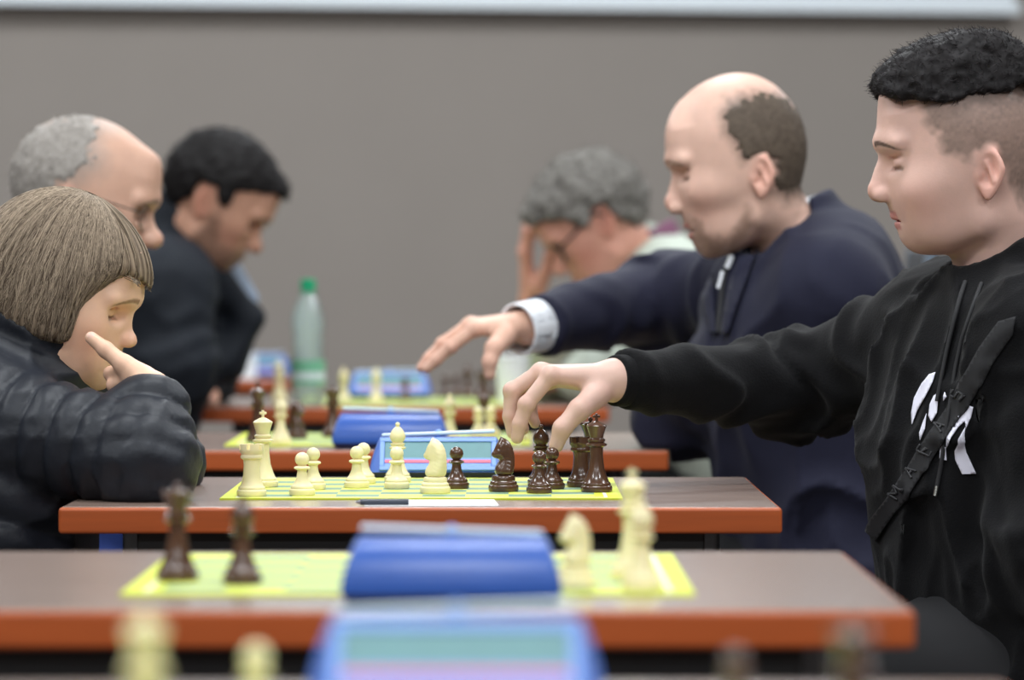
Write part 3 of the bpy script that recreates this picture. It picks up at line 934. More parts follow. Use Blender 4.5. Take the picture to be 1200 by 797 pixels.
class Head:
    def __init__(s, ear, d, direction, pitch, scale=1.0, K=None, px=None, yaw=0.0, roll=0.0, top=.138, back=-.100, halfw=.076, hw_jaw=.0, nose_w=.013, beard=None, ear_size=1.0, lips=(.021, .006), crown=None, eye=(0.0, 0.0)):
        s.eye = eye
        s.o = P(ear[0], ear[1], d)
        s.dir = direction
        s.sc = scale
        p = math.radians(pitch)
        s.spx = FPX / d
        s.ear_px = ear
        f = np.array([direction * math.cos(p), 0, -math.sin(p)])
        u = np.array([direction * math.sin(p), 0, math.cos(p)])
        Rz = np.array(Matrix.Rotation(math.radians(yaw), 3, 'Z'))
        f = Rz @ f; u = Rz @ u
        if roll:
            Rr = np.array(Matrix.Rotation(math.radians(roll), 3, Vector(f)))
            u = Rr @ u
        l = np.cross(u, f)
        s.R = np.stack([f, l, u], 1)          # columns: fwd, left, up
        s.p = p
        if px is not None:
            K = {k: s.px2loc(*v) for k, v in px.items()}
            for k in CANON:
                if k not in K:
                    K[k] = CANON[k]
        s.K = K or CANON
        s.top, s.back, s.halfw = top, back, halfw
        s.nose_w, s.es, s.lips = nose_w, ear_size, lips
        K = s.K
        cw = s.poly(crown) if crown else [(.0, .118), (.05, .116), (.083, .110)]
        b = K['base']; n = K['nasion']
        broad = [K['hairline'], K['fore'], K['brow'], (n[0] - .002, n[1]), (n[0] * .45 + b[0] * .55 - .004, (n[1] + b[1]) * .5), (b[0] - .004, b[1]), (K['phil'][0] - .001, K['phil'][1]),
                 (K['ulip'][0] - .003, K['ulip'][1]), (K['mouth'][0] - .001, K['mouth'][1]), (K['llip'][0] - .003, K['llip'][1]), K['dent'], K['chin'], K['gnath'], K['throat'], (.0, -.05)] + cw
        s.broad = chaikin(broad, 2)
        s.nose = chaikin([(n[0] - .004, n[1] + .012), (n[0], n[1]), K['ridge'], K['tip'], K['tipb'], (b[0], b[1]), (b[0] - .022, b[1] - .004), (n[0] - .02, n[1])], 1)
        xf = (K['fore'][0] + K['hairline'][0]) / 2 - .003
        s.cr = np.array([(xf - s.back) / 2, s.halfw, .090 * s.top / .138])
        s.cc = np.array([(xf + s.back) / 2, 0, s.top - s.cr[2]])
    def px2loc(s, x, y):
        a = s.dir * (x - s.ear_px[0]) / s.spx / s.sc
        b = (s.ear_px[1] - y) / s.spx / s.sc
        return (a * math.cos(s.p) - b * math.sin(s.p), a * math.sin(s.p) + b * math.cos(s.p))
    def poly(s, pts):
        return [s.px2loc(*q) for q in pts]
    def loc(s, Q):
        return ((Q - s.o.astype(F32)) @ s.R.astype(F32)) / F32(s.sc)
    def world(s, L):
        return s.o + s.sc * (np.atleast_2d(L) @ s.R.T)
    def skull(s, L):
        K = s.K
        x, y, z = L[:, 0], L[:, 1], L[:, 2]
        ay = np.abs(y)
        d = ell(L, s.cc, s.cr)
        d = smin(d, ell(L, (.03, 0, -.002), (K['nasion'][0] - .037, .066, .072)), .03)
        # jaw
        g = K['gnath']; c = K['chin']
        La = np.stack([x, ay, z], 1)
        d = smin(d, cap(La, (.014, .046, -.050), (c[0] - .022, .013, g[1] + .014), .017, .014), .030)
        d = smin(d, ell(L, (c[0] * .5, 0, g[1] * .58), (c[0] * .46, .05, .036)), .02)
        # broad midline profile, curving backwards to the sides
        zz = np.array([-.1, g[1], K['mouth'][1], K['base'][1], K['nasion'][1], K['brow'][1], K['fore'][1], .11, .14], dtype=float)
        o_ = np.argsort(zz)
        cv = np.array([14, 13, 11, 9.0, 6.5, 5.6, 5.2, 5.2, 5.2])[o_]
        wd = np.array([.018, .02, .026, .03, .042, .046, .046, .034, .012])[o_]
        c_ = np.interp(z, zz[o_], cv).astype(F32); w_ = np.interp(z, zz[o_], wd).astype(F32)
        e = smax(poly2(x + c_ * y * y, z, s.broad), ay - w_, .02)
        d = smin(d, e, .012)
        # cheek
        d = smin(d, ell(La, (K['nasion'][0] - .048, .045, -.004), (.026, .016, .018)), .03)
        d = smin(d, ell(La, (K['mouth'][0] - .050, .030, K['mouth'][1] + .006), (.036, .021, .034)), .025)
        return d
    def f(s, L):
        K = s.K
        x, y, z = L[:, 0], L[:, 1], L[:, 2]
        ay = np.abs(y)
        La = np.stack([x, ay, z], 1)
        d = s.skull(L)
        n = K['nasion']; t = K['tip']; b = K['base']; br = K['brow']
        # brow ridge, eye socket, lid
        d = smin(d, cap(La, (br[0] - .008, .012, br[1] + .001), (br[0] - .023, .046, br[1] - .003), .0072, .006), .016)
        ez = n[1] - .008 + s.eye[1]
        ex = n[0] - .0285 + s.eye[0]
        d = smax(d, -ell(La, (n[0] - .001 + s.eye[0], .033, ez - .0005), (.0175, .0215, .0112)), .010)
        d = smin(d, norm(La - V(ex, .031, ez)) - .0138, .004)
        d = smax(d, -cap(La, (ex + .0130, .021, ez - .0066), (ex + .0085, .042, ez - .0060), .0016, .0016), .004)     # lash crease
        d = smax(d, -cap(La, (ex + .0132, .022, ez + .0080), (ex + .007, .043, ez + .0068), .0016, .0016), .006)       # lid fold
        # nose
        hw = np.interp(z, [b[1] - .004, t[1], (t[1] + n[1]) / 2, n[1], n[1] + .012], [s.nose_w * .8, s.nose_w * .95, s.nose_w * .72, s.nose_w * .62, s.nose_w * .5]).astype(F32)
        hw = hw + np.clip(t[0] - x, 0, .03) * .22
        e = smax(poly2(x, z, s.nose) + .001, ay - hw + .002, .008)
        e = smin(e, norm(L - V(t[0] - s.nose_w * .82, 0, t[1] - .001)) - s.nose_w * .86, .006)
        e = smin(e, ell(La, (b[0] + .002, s.nose_w * .95, b[1] + .009), (.0115, .0062, .0085)), .005)
        d = smin(d, e, .006)
        d = smax(d, -ell(La, (b[0] + .008, s.nose_w * .5, b[1] - .001), (.0055, .0032, .004)), .003)
        # lips
        ul = K['ulip']; ll = K['llip']; mo = K['mouth']
        lw, lh = s.lips
        Lx = np.stack([x + 19 * y * y, y, z + 4 * y * y], 1)
        d = smin(d, ell(Lx, (ul[0] - .0075, 0, ul[1]), (.0082, lw, lh)), .004)
        d = smin(d, ell(Lx, (ll[0] - .0080, 0, ll[1]), (.0085, lw * .9, lh * 1.1)), .004)
        d = smax(d, -ell(Lx, (mo[0] + .003, 0, mo[1]), (.011, lw * 1.15, .0011)), .0025)
        d = smin(d, s.ear(L), .006)
        return d
    def ear(s, L):
        E = s.es
        La = np.stack([L[:, 0], np.abs(L[:, 1]), L[:, 2]], 1)
        c, sn = math.cos(math.radians(-12)), math.sin(math.radians(-12))
        a = math.radians(24)
        q = La - V(-.006, s.halfw - .002, .004)
        qx = q[:, 0] * c - q[:, 2] * sn; qz = q[:, 0] * sn + q[:, 2] * c
        qy = q[:, 1] * math.cos(a) + qx * math.sin(a)
        qx = qx * math.cos(a) - q[:, 1] * math.sin(a)
        qq = np.stack([qx, qy, qz], 1) / E
        wv = np.interp(qz / E, [-.032, -.018, .008, .03], [.010, .0135, .019, .015]).astype(F32)
        r2 = np.sqrt((qx / E / wv) ** 2 + (qz / E / .0305) ** 2)
        rim = np.abs(qy / E) - .0042
        ear = smax((r2 - 1) * .014, rim, .004)
        ear = smax(ear, -ell(qq, (.001, .006, .004), (.0115, .0075, .019)), .004)
        ear = smin(ear, cap(qq, (.004, .0015, .014), (-.006, .0018, -.008), .0028, .0028), .004)      # antihelix
        ear = smax(ear, -ell(qq, (.007, .0045, -.001), (.006, .010, .009)), .003)                     # concha
        ear = smin(ear, ell(qq, (.0125, .001, -.002), (.004, .004, .006)), .003)                      # tragus
        return ear * E
    def paint(s, L, o):
        """real local colours of the face: skin, lips, brows, lashes, stubble"""
        K = s.K
        x, y, z = L[:, 0], L[:, 1], L[:, 2]
        ay = np.abs(y)
        skin = nl(*o['skin']); C = np.tile(skin, (len(L), 1))
        def blend(mask, col):
            m_ = np.clip(mask, 0, 1)[:, None].astype(F32)
            return C * (1 - m_) + nl(*col) * m_
        n_ = vnoise(L, 260, 3)
        red = o.get('red', (206, 140, 124))
        cheek = np.exp(-(((x - K['nasion'][0] + .035) / .03) ** 2 + ((ay - .05) / .03) ** 2 + ((z + .02) / .025) ** 2))
        C = blend(cheek * .35, red)
        tip = np.exp(-(((x - K['tip'][0]) / .016) ** 2 + ((z - K['tip'][1]) / .016) ** 2 + (y / .02) ** 2))
        C = blend(tip * .35, red)
        earm = np.clip(1 - np.abs(s.ear(L)) / .005, 0, 1)
        C = blend(earm * .32, (214, 128, 108))
        ul = K['ulip']; ll = K['llip']
        lz = np.abs(z + 3 * y * y - (ul[1] + ll[1]) / 2) / (abs(ul[1] - ll[1]) / 2 + s.lips[1] * .95)
        lm = np.clip((1.1 - lz) * 5, 0, 1) * np.clip((s.lips[0] * 1.05 - ay) * 300, 0, 1) * (x > K['mouth'][0] - .020)
        C = blend(lm * .75, o.get('lip', (196, 118, 112)))
        # brows
        br = K['brow']
        t = np.clip((ay - .010) / .040, 0, 1)
        zb = br[1] - .001 + .003 * np.sin(t * 2.6) - .011 * t * t
        bm_ = np.clip((.0042 - .0012 * t - np.abs(z - zb)) * 600, 0, 1) * np.clip((ay - .009) * 400, 0, 1) * np.clip((.052 - ay) * 200, 0, 1) * (x > .04)
        C = blend(bm_ * (.75 + .15 * n_), o.get('brow', (70, 56, 48)))
        # lashes
        ez = K['nasion'][1] - .008 + s.eye[1]; ex = K['nasion'][0] - .0285 + s.eye[0]
        la = np.clip((.0034 - np.abs(z - (ez - .0062) + (ay - .032) * .08)) * 420, 0, 1) * np.clip((.0150 - np.abs(ay - .033)) * 300, 0, 1) * (x > ex + .002)
        C = blend(la * .62, (58, 44, 40))
        for (pts, col, soft, amt) in o.get('patch', []):
            d2 = poly2(x, z, pts) + (vnoise(L, 130, 5) - .5) * .010
            lat = o.get('patch_lat', 0.0)
            m_ = np.clip(.5 - d2 / soft, 0, 1) * (amt * (.88 + .24 * n_)) * (1 - earm)
            C = blend(m_, col)
        return C

def generic_hand(w, direction, normal, scale=1.0, curl=0.35, thumb_side=1.0):
    """relaxed hand: w wrist, direction to the fingers, normal = back of the hand"""
    dr = unit(direction); nn = np.asarray(normal, float); nn = unit(nn - dr * nn.dot(dr)); sd = np.cross(dr, nn) * thumb_side
    fingers = []
    for i, (off, l, st) in enumerate([(.028, .072, .088), (.010, .080, .092), (-.009, .074, .088), (-.027, .058, .080)]):
        base = w + (dr * st + sd * off) * scale
        pts = [base]; a = 0.15
        for seg in (.45, .3, .25):
            a += curl
            pts.append(pts[-1] + (dr * math.cos(a) - nn * math.sin(a)) * l * seg * scale)
        fingers.append(pts)
    t0 = w + (dr * .025 + sd * .022) * scale
    t1 = w + (dr * .055 + sd * .045 - nn * .012) * scale
    t2 = w + (dr * .082 + sd * .052 - nn * .02) * scale
    t3 = w + (dr * .104 + sd * .050 - nn * .026) * scale
    return dict(wrist=w, fingers=fingers, thumb=[t0, t1, t2, t3], s=scale, n=nn)

def hand_f(Q, H):
    s = H['s']; w = H['wrist']
    fs = H['fingers']; d = None
    mcp = np.mean([f[0] for f in fs], 0)
    lat = fs[0][0] - fs[-1][0]
    for i, f in enumerate(fs):
        st = w + lat * (0.16 * (1.5 - i) / 1.5) * .9
        e = cap(Q, st, f[0], .0165 * s, .0100 * s)
        d = e if d is None else smin(d, e, .011 * s)
    for i, f in enumerate(fs):
        k = (.0094, .0098, .0092, .0082)[i] * s
        e = chain(Q, f, [k * 1.08, k, k * .92, k * .80], .004 * s)
        d = smin(d, e, .006 * s)
        d = smin(d, norm(Q - f[0].astype(F32)) - .0114 * s, .004 * s)
        d = smin(d, norm(Q - f[1].astype(F32)) - k * 1.10, .003 * s)
    t = H['thumb']
    e = chain(Q, t, [.0165 * s, .0128 * s, .0108 * s, .0088 * s], .006 * s)
    d = smin(d, e, .012 * s)
    return d

def hand_paint(Q, C, H, red, nail):
    s = H['s']
    for f in H['fingers'] + [H['thumb']]:
        for j, amt in ((0, .35), (1, .4), (2, .3)):
            m = np.exp(-(norm(Q - f[j].astype(F32)) / (.011 * s)) ** 2)[:, None] * amt
            C = C * (1 - m) + nl(*red) * m
        tipd = unit(f[-1] - f[-2])
        nrm = np.asarray(H['n'], float)
        nrm = unit(nrm - tipd * nrm.dot(tipd)) if abs(nrm.dot(tipd)) < .98 else nrm
        c = f[-1] + tipd * .001 * s + nrm * .0075 * s
        m = np.clip((.0062 * s - norm(Q - c.astype(F32))) * 900, 0, 1)[:, None] * .55
        C = C * (1 - m) + nl(*nail) * m
    return C

def frame_of(J):
    up = unit(J['neck'] - J['pelvis'])
    lat = J['shL'] - J['shR']
    lat = unit(lat - up * lat.dot(up))
    fw = np.cross(lat, up)
    return up, lat, fw

def torso_f(Q, J, add=0.0, lo=-0.10, hi=0.03, wscale=1.0):
    up, lat, fw = frame_of(J)
    q = Q - J['pelvis'].astype(F32)
    u = q @ up.astype(F32); l = q @ lat.astype(F32); f = q @ fw.astype(F32)
    Lg = float(np.linalg.norm(J['neck'] - J['pelvis']))
    k = J.get('k', 1.0) * wscale
    t = u / Lg
    hw = np.interp(t, [-.25, 0, .3, .62, .82, .95, 1.05], [.165, .172, .150, .172, .168, .125, .075]).astype(F32) * k + add
    dp = np.interp(t, [-.25, 0, .3, .62, .85, 1.0], [.11, .118, .112, .122, .098, .065]).astype(F32) * k + add
    off = np.interp(t, [0, .4, .7, 1.0], [.0, .012, .012, -.01]).astype(F32)
    e = np.sqrt((l / hw) ** 2 + ((f - off) / dp) ** 2)
    d = (e - 1) * np.minimum(hw, dp) * .9
    return smax(smax(d, u - Lg * 1.0 - hi, .05), -(u - lo), .05)

def arm_f(Q, J, sd, rs, k=.03):
    return smin(cap(Q, J['sh' + sd], J['el' + sd], rs[0], rs[1]), cap(Q, J['el' + sd], J['wr' + sd], rs[1], rs[2]), k)

def sleeve_f(Q, J, sd, rs, cut=.0, k=.03, folds=0.0, ffreq=30.0, seed=1, puff=0.0, puff_len=.05):
    a, b, c = J['sh' + sd], J['el' + sd], J['wr' + sd]
    la = np.linalg.norm(b - a)
    d1 = cap(Q, a, b, rs[0], rs[1]); d2 = cap(Q, b, c, rs[1], rs[2])
    t1 = cap_t(Q, a, b); t2 = cap_t(Q, b, c)
    ax = unit(c - b)
    if puff:
        for (dd, t, ph) in ((d1, t1, 0.3), (d2, t2, 0.1)):
            wv = np.sqrt(np.sin(math.pi * (t / puff_len + ph + .35 * vnoise(Q, 9, seed))) ** 2 + .02)
            dd -= (puff * (wv ** .6 - .72)).astype(F32)
            wr = vnoise(Q, 42, seed + 2)
            dd -= (.0028 * (1 - np.abs(2 * wr - 1)) ** 2).astype(F32)
    if folds:
        n1 = vnoise(Q, 14, seed); n2 = vnoise(Q, 26, seed + 4)
        near = np.exp(-(norm(Q - b.astype(F32)) / .11) ** 2)
        for (dd, t) in ((d1, t1), (d2, t2)):
            ph = t * ffreq * 2 + n1 * 4.5
            dd -= (folds * (.25 + .9 * near) * (.5 + .5 * np.cos(2 * ph)) ** 2 * (.4 + n2)).astype(F32)
    L2 = np.linalg.norm(c - b)
    d2 = smax(d2, t2 - (L2 - cut), .004)
    return smin(d1, d2, k)

def legs_f(Q, J, add, ank=True):
    d = None
    for sd in 'LR':
        e = smin(cap(Q, J['hip' + sd], J['kn' + sd], .085 * J.get('k', 1) + add, .060 * J.get('k', 1) + add), cap(Q, J['kn' + sd], J['an' + sd], .056 * J.get('k', 1) + add, .040 + add), .03)
        d = e if d is None else smin(d, e, .03)
    return d

CUR = {}
def table_cut(Q, d):
    """cloth and skin lie flat on the table top they rest on"""
    xc, yf = TABLES[CUR['table']]
    lo_ = np.array([xc - TW / 2 - .005, yf - .005, .63 if CUR['table'] == 'C' else .68], dtype=F32); hi_ = np.array([xc + TW / 2 + .005, yf + TD + .005, TZ - .0005], dtype=F32)
    q = np.abs(Q - (lo_ + hi_) / 2) - (hi_ - lo_) / 2
    b = norm(np.maximum(q, 0)) + np.minimum(q.max(1), 0)
    return smax(d, -b, .003)
def seat_cut(Q, d):
    """flat where the sitter presses on the seat"""
    fw_ = CUR['dir'] * (Q[:, 0] - F32(CUR['pelvis'][0]))
    return smax(d, .441 - Q[:, 2] - 8 * np.clip(fw_ - .20, 0, 1), .010)

def seated(J, direction, knee_fwd=.42, floor_k=1.0, spread=.10, feet_fwd=0.05, yoff=0.0, table='C'):
    CUR.update(table=table, dir=direction, pelvis=J['pelvis'])
    """legs of a seated player from the pelvis"""
    for sd in 'LR':
        lat_y = (1 if sd == 'L' else -1) * -direction * -1
        # left side of someone facing +x is +y, facing -x is -y
        ysg = (1 if sd == 'L' else -1) * (1 if direction > 0 else -1)
        J['hip' + sd] = J['pelvis'] + np.array([0, ysg * .09, -.005])
        J['kn' + sd] = J['pelvis'] + np.array([direction * knee_fwd, ysg * spread + yoff, .0])
        kz = J['kn' + sd].copy(); kz[2] = .085; kz[0] += -direction * feet_fwd
        J['an' + sd] = kz
    return J

PEOPLE = {}
def build_person(name, label, J, head, hands, paint, res=(.0022, .0030, .012), direction=-1, trousers=M_trou, neck_r=(.050, .056), arm_r=(.044, .037, .027), group=None, fine_head=True, shoes=M_shoe):
    base = np.array([J['pelvis'][0], J['pelvis'][1], 0.0])
    root = empty('person', tuple(base))
    tag(root, label, 'person', group)
    hc = head.world([head.cc[0], 0, .02])[0]
    nk0 = head.world([-.014, 0, -.045])[0]
    hr = .19 * head.sc
    allp = np.array([v for v in J.values() if isinstance(v, np.ndarray)] + [hc])
    def f(Q):
        d = torso_f(Q, J, -.012)
        for sd in 'LR':
            d = smin(d, arm_f(Q, J, sd, arm_r), .03)
        d = smin(d, legs_f(Q, J, -.006), .04)
        for sd in 'LR':
            a = J['an' + sd]; toe = a + np.array([direction * .15, 0, -.045])
            d = smin(d, cap(Q, a + np.array([0, 0, -.03]), toe, .036, .026), .02)
        e = cap(Q, nk0, J['neck'] + (J['neck'] - nk0) * .15, neck_r[0], neck_r[1])
        dist = norm(Q - hc.astype(F32))
        hd = dist - hr * .86
        m = dist < hr
        if m.any():
            hd[m] = head.f(head.loc(Q[m])) * head.sc
        h = smin(e, hd, .018)
        d = smin(d, h, .03)
        for H in hands:
            c = np.mean([H['wrist'], H['fingers'][1][2]], 0)
            dist = norm(Q - c.astype(F32)); rr = .15 * H['s']
            e = dist - rr * .8
            m = dist < rr
            if m.any():
                e[m] = hand_f(Q[m], H)
            d = smin(d, e, .010)
        return table_cut(Q, seat_cut(Q, d))
    lo = allp.min(0) - .17; hi = allp.max(0) + .20
    lo[2] = -.01
    fx, fy, fz = [], [], []
    ext = .155 * head.sc
    fx.append((hc[0] - ext, hc[0] + ext, res[0])); fy.append((hc[1] - .11, hc[1] + .11, res[0] * 1.25)); fz.append((hc[2] - .16 * head.sc, hc[2] + .15 * head.sc, res[0]))
    for H in hands:
        if H.get('coarse'):
            h_ = .006
        else:
            h_ = res[1]
        pts = np.array([H['wrist']] + [q for g in H['fingers'] + [H['thumb']] for q in g])
        a, b = pts.min(0) - .02, pts.max(0) + .02
        fx.append((a[0], b[0], h_)); fy.append((a[1], b[1], h_)); fz.append((a[2], b[2], h_))
    verts, faces, nrm = isosurface(f, axis(lo[0], hi[0], res[2], fx), axis(lo[1], hi[1], res[2], fy), axis(lo[2], hi[2], res[2], fz))
    C = head.paint(head.loc(verts), paint)
    far = norm(verts - hc.astype(F32)) > .24 * head.sc
    C[far] = nl(*paint.get('hand', paint['skin']))
    for H in hands:
        c = np.mean([H['wrist'], H['fingers'][1][2]], 0)
        m = norm(verts - c.astype(F32)) < .17 * H['s']
        C[m] = hand_paint(verts[m], C[m], H, paint.get('knuckle', (214, 150, 136)), (232, 192, 184))
    link('body', np_mesh('body', verts - base, faces, C), M_skin, root)
    # trousers and shoes
    def ft(Q):
        d = legs_f(Q, J, .012)
        d = smin(d, torso_f(Q, J, .008, lo=-.12, hi=-.30), .05)
        n = vnoise(Q, 16, 2)
        return seat_cut(Q, d - .004 * n)
    tv, tf, _ = isosurface(ft, axis(lo[0], hi[0], .013), axis(lo[1], hi[1], .013), axis(.08, J['pelvis'][2] + .2, .013), 1)
    link('trousers', np_mesh('trousers', tv - base, tf), trousers, root)
    for sd in 'LR':
        a = J['an' + sd]
        def fs(Q):
            d = cap(Q, (a[0] - direction * .03, a[1], .052), (a[0] + direction * .15, a[1], .042), .046, .038)
            d = smin(d, cap(Q, (a[0], a[1], .06), (a[0], a[1], .10), .048, .046), .03)
            return smax(d, .002 - Q[:, 2], .008)
        sv, sf, _ = isosurface(fs, axis(a[0] - .25, a[0] + .25, .009), axis(a[1] - .08, a[1] + .08, .009), axis(-.012, .17, .009), 1)
        link('shoe', np_mesh('shoe', sv - base, sf), shoes, root)
    PEOPLE[name] = (root, base)
    return root, base, f

def garment(root, base, name, f, lo, hi, h, m, label=None):
    g = lambda Q: table_cut(Q, smax(f(Q), .441 - Q[:, 2], .010))
    v, fc, n = isosurface(g, axis(lo[0], hi[0], h), axis(lo[1], hi[1], h), axis(lo[2], hi[2], h))
    o = link(name, np_mesh(name, v - base, fc), m, root)
    if label:
        o['label'] = label
    return o

def hair_shell(root, base, head, pts_loc, thick, h, col, col2, name='hair', noise_amp=.003, nfreq=60, lat=None, fuzz=0, fuzz_len=.008, edge=.008, seed=3, label=None, flow=(-.3, 0, .6), rad=.0006, extra=None, jag=.008):
    def f(Q):
        L = head.loc(Q)
        d = head.skull(L) - thick - noise_amp * (vnoise(L, nfreq, seed) - .4) * 2 - noise_amp * (vnoise(L, nfreq * 2.3, seed + 1) - .5)
        e = poly2(L[:, 0], L[:, 2], pts_loc) + (vnoise(L, 120, seed + 7) - .5) * jag
        d = smax(d, e, edge)
        if extra is not None:
            d = extra(L, d)
        return d * head.sc
    c = head.world([head.cc[0], 0, .04])[0]
    r = .17 * head.sc
    v, fc, n = isosurface(f, axis(c[0] - r, c[0] + r, h), axis(c[1] - r * .75, c[1] + r * .75, h), axis(c[2] - r, c[2] + r, h))
    nn = vnoise(v, 220, seed + 2)[:, None]
    C = nl(*col) * (1 - nn) + nl(*col2) * nn
    o = link(name, np_mesh(name, v - base, fc, C), M_hair, root)
    if label: o['label'] = label
    if fuzz:
        pick = RNG.choice(len(v), fuzz)
        p = v[pick]; q = n[pick]
        fl = (head.R @ np.array(flow)).astype(F32)
        t = fl[None] - q * (q @ fl)[:, None] + RNG.normal(scale=.35, size=(fuzz, 3))
        ln = (fuzz_len * RNG.uniform(.5, 1.3, fuzz))[:, None]
        s0 = np.linspace(0, 1, 4)
        paths = np.stack([p - q * .002 + t * ln * a + q * ln * (.55 * a - .35 * a * a) for a in s0], 1)
        cc = nl(*col) * (1 - RNG.uniform(0, 1, (fuzz, 1))) + nl(*col2) * RNG.uniform(0, 1.2, (fuzz, 1))
        so = link('hair_strands', strands_mesh('hair_strands', paths - base, rad, rad * .3, cc), M_hair, o)
        so['kind'] = 'stuff'
    return o, f

# ================================================================== man in the black hoodie
S1 = dict(hairline=(1030, 104), fore=(1028, 138), brow=(1026, 169), nasion=(1031, 181), ridge=(1022, 202), tip=(1017.5, 224), tipb=(1023, 236), base=(1037, 237),
          phil=(1041, 244), ulip=(1044, 253), mouth=(1051, 258.5), llip=(1049.5, 263), dent=(1056, 270), chin=(1058, 281), gnath=(1072, 293), throat=(1112, 292))
D1 = 4.80
h1 = Head((1146, 211), D1, -1, 8, px=S1, top=.158, back=-.088, halfw=.077, nose_w=.0135, ear_size=1.0, lips=(.021, .0064), eye=(.003, -.006))
J1 = dict(neck=P(1172, 338, 4.83), pelvis=P(1196, 788, 4.80), shR=P(1105, 388, 4.93), shL=P(1232, 402, 4.66), elR=P(940, 451, 5.06), wrR=P(722, 446, 4.885),
          elL=P(1240, 650, 4.60), wrL=P(1118, 690, 4.80))
J1 = seated(J1, -1)
def H(*pp): return [P(*q) for q in pp]
hd1 = dict(wrist=P(716, 445, 4.885), s=1.0, n=np.array([-.3, 0, 1.0]),
           fingers=[H((645, 440, 4.850), (617, 474, 4.845), (609, 497, 4.846), (606, 513, 4.848)),
                    H((634, 436, 4.868), (600, 458, 4.868), (598, 488, 4.868), (601, 507, 4.868)),
                    H((638, 438, 4.887), (608, 462, 4.888), (608, 488, 4.887), (613, 503, 4.885)),
                    H((646, 444, 4.905), (622, 466, 4.907), (622, 484, 4.904), (627, 496, 4.90))],
           thumb=H((700, 462, 4.860), (679, 480, 4.832), (659, 502, 4.826), (652, 522, 4.828)))
hd1b = generic_hand(J1['wrL'] + np.array([.02, .02, 0]), (.35, .9, -.1), (-.8, 0, .5), .8, .45, -1); hd1b['coarse'] = True
side1 = h1.poly([(1072, 112), (1080, 90), (1260, 80), (1262, 236), (1206, 262), (1182, 225), (1163, 186), (1135, 178), (1128, 192), (1112, 186), (1099, 182), (1092, 160), (1080, 150), (1076, 130)])
root, base, _ = build_person('hoodie', 'young man in a black hoodie with shaved sides reaching over the board', J1, h1, [hd1, hd1b],
    dict(skin=(226, 186, 172), hand=(216, 180, 166), lip=(200, 124, 122), brow=(66, 52, 46), patch=[(side1, (126, 108, 98), .012, .8), (h1.poly([(1078, 118), (1080, 88), (1262, 80), (1262, 122), (1180, 118), (1110, 122)]), (74, 65, 60), .024, .75)]), direction=-1, res=(.0018, .0028, .012))
# dark hair on top
top1 = h1.poly([(1021, 104), (1022, 92), (1034, 76), (1052, 60), (1080, 46), (1112, 36), (1150, 33), (1188, 44), (1214, 72), (1228, 106), (1205, 92), (1160, 95), (1110, 101), (1080, 107), (1050, 107), (1032, 110)])
top1s = chaikin(top1, 1)
def hair1(Q):
    L = h1.loc(Q)
    n = vnoise(L, 70, 1) * .6 + vnoise(L, 160, 2) * .4
    e = poly2(L[:, 0] + 3.0 * L[:, 1] ** 2, L[:, 2] + 4.0 * L[:, 1] ** 2, top1s)
    d = smax(e, ell(L, h1.cc + np.array([.008, 0, .0]), h1.cr + np.array([.04, .002, .06])), .012)
    return d - .009 * (n - .5)
c = h1.world([h1.cc[0], 0, .1])[0]
v, fc, n = isosurface(hair1, axis(c[0] - .14, c[0] + .14, .0028), axis(c[1] - .10, c[1] + .10, .0032), axis(c[2] - .09, c[2] + .10, .0028))
nn = vnoise(v, 240, 4)[:, None]
o = link('hair', np_mesh('hair', v - base, fc, nl(17, 15, 16) * (1 - nn) + nl(38, 35, 36) * nn), M_hair, root)
N = 14000
pick = RNG.choice(len(v), N); p = v[pick]; q = n[pick]
fl = (h1.R @ np.array([.7, 0, .2])).astype(F32)
t = fl[None] - q * (q @ fl)[:, None] + RNG.normal(scale=.55, size=(N, 3))
ln = (.0065 * RNG.uniform(.4, 1.2, N))[:, None]
paths = np.stack([p - q * .002 + t * ln * a + q * ln * (.6 * a - .5 * a * a) for a in np.linspace(0, 1, 4)], 1)
so = link('hair_strands', strands_mesh('hair_strands', paths - base, .00042, .00015, nl(24, 21, 22) * RNG.uniform(.5, 4.5, (N, 1))), M_hair, o)
so['kind'] = 'stuff'
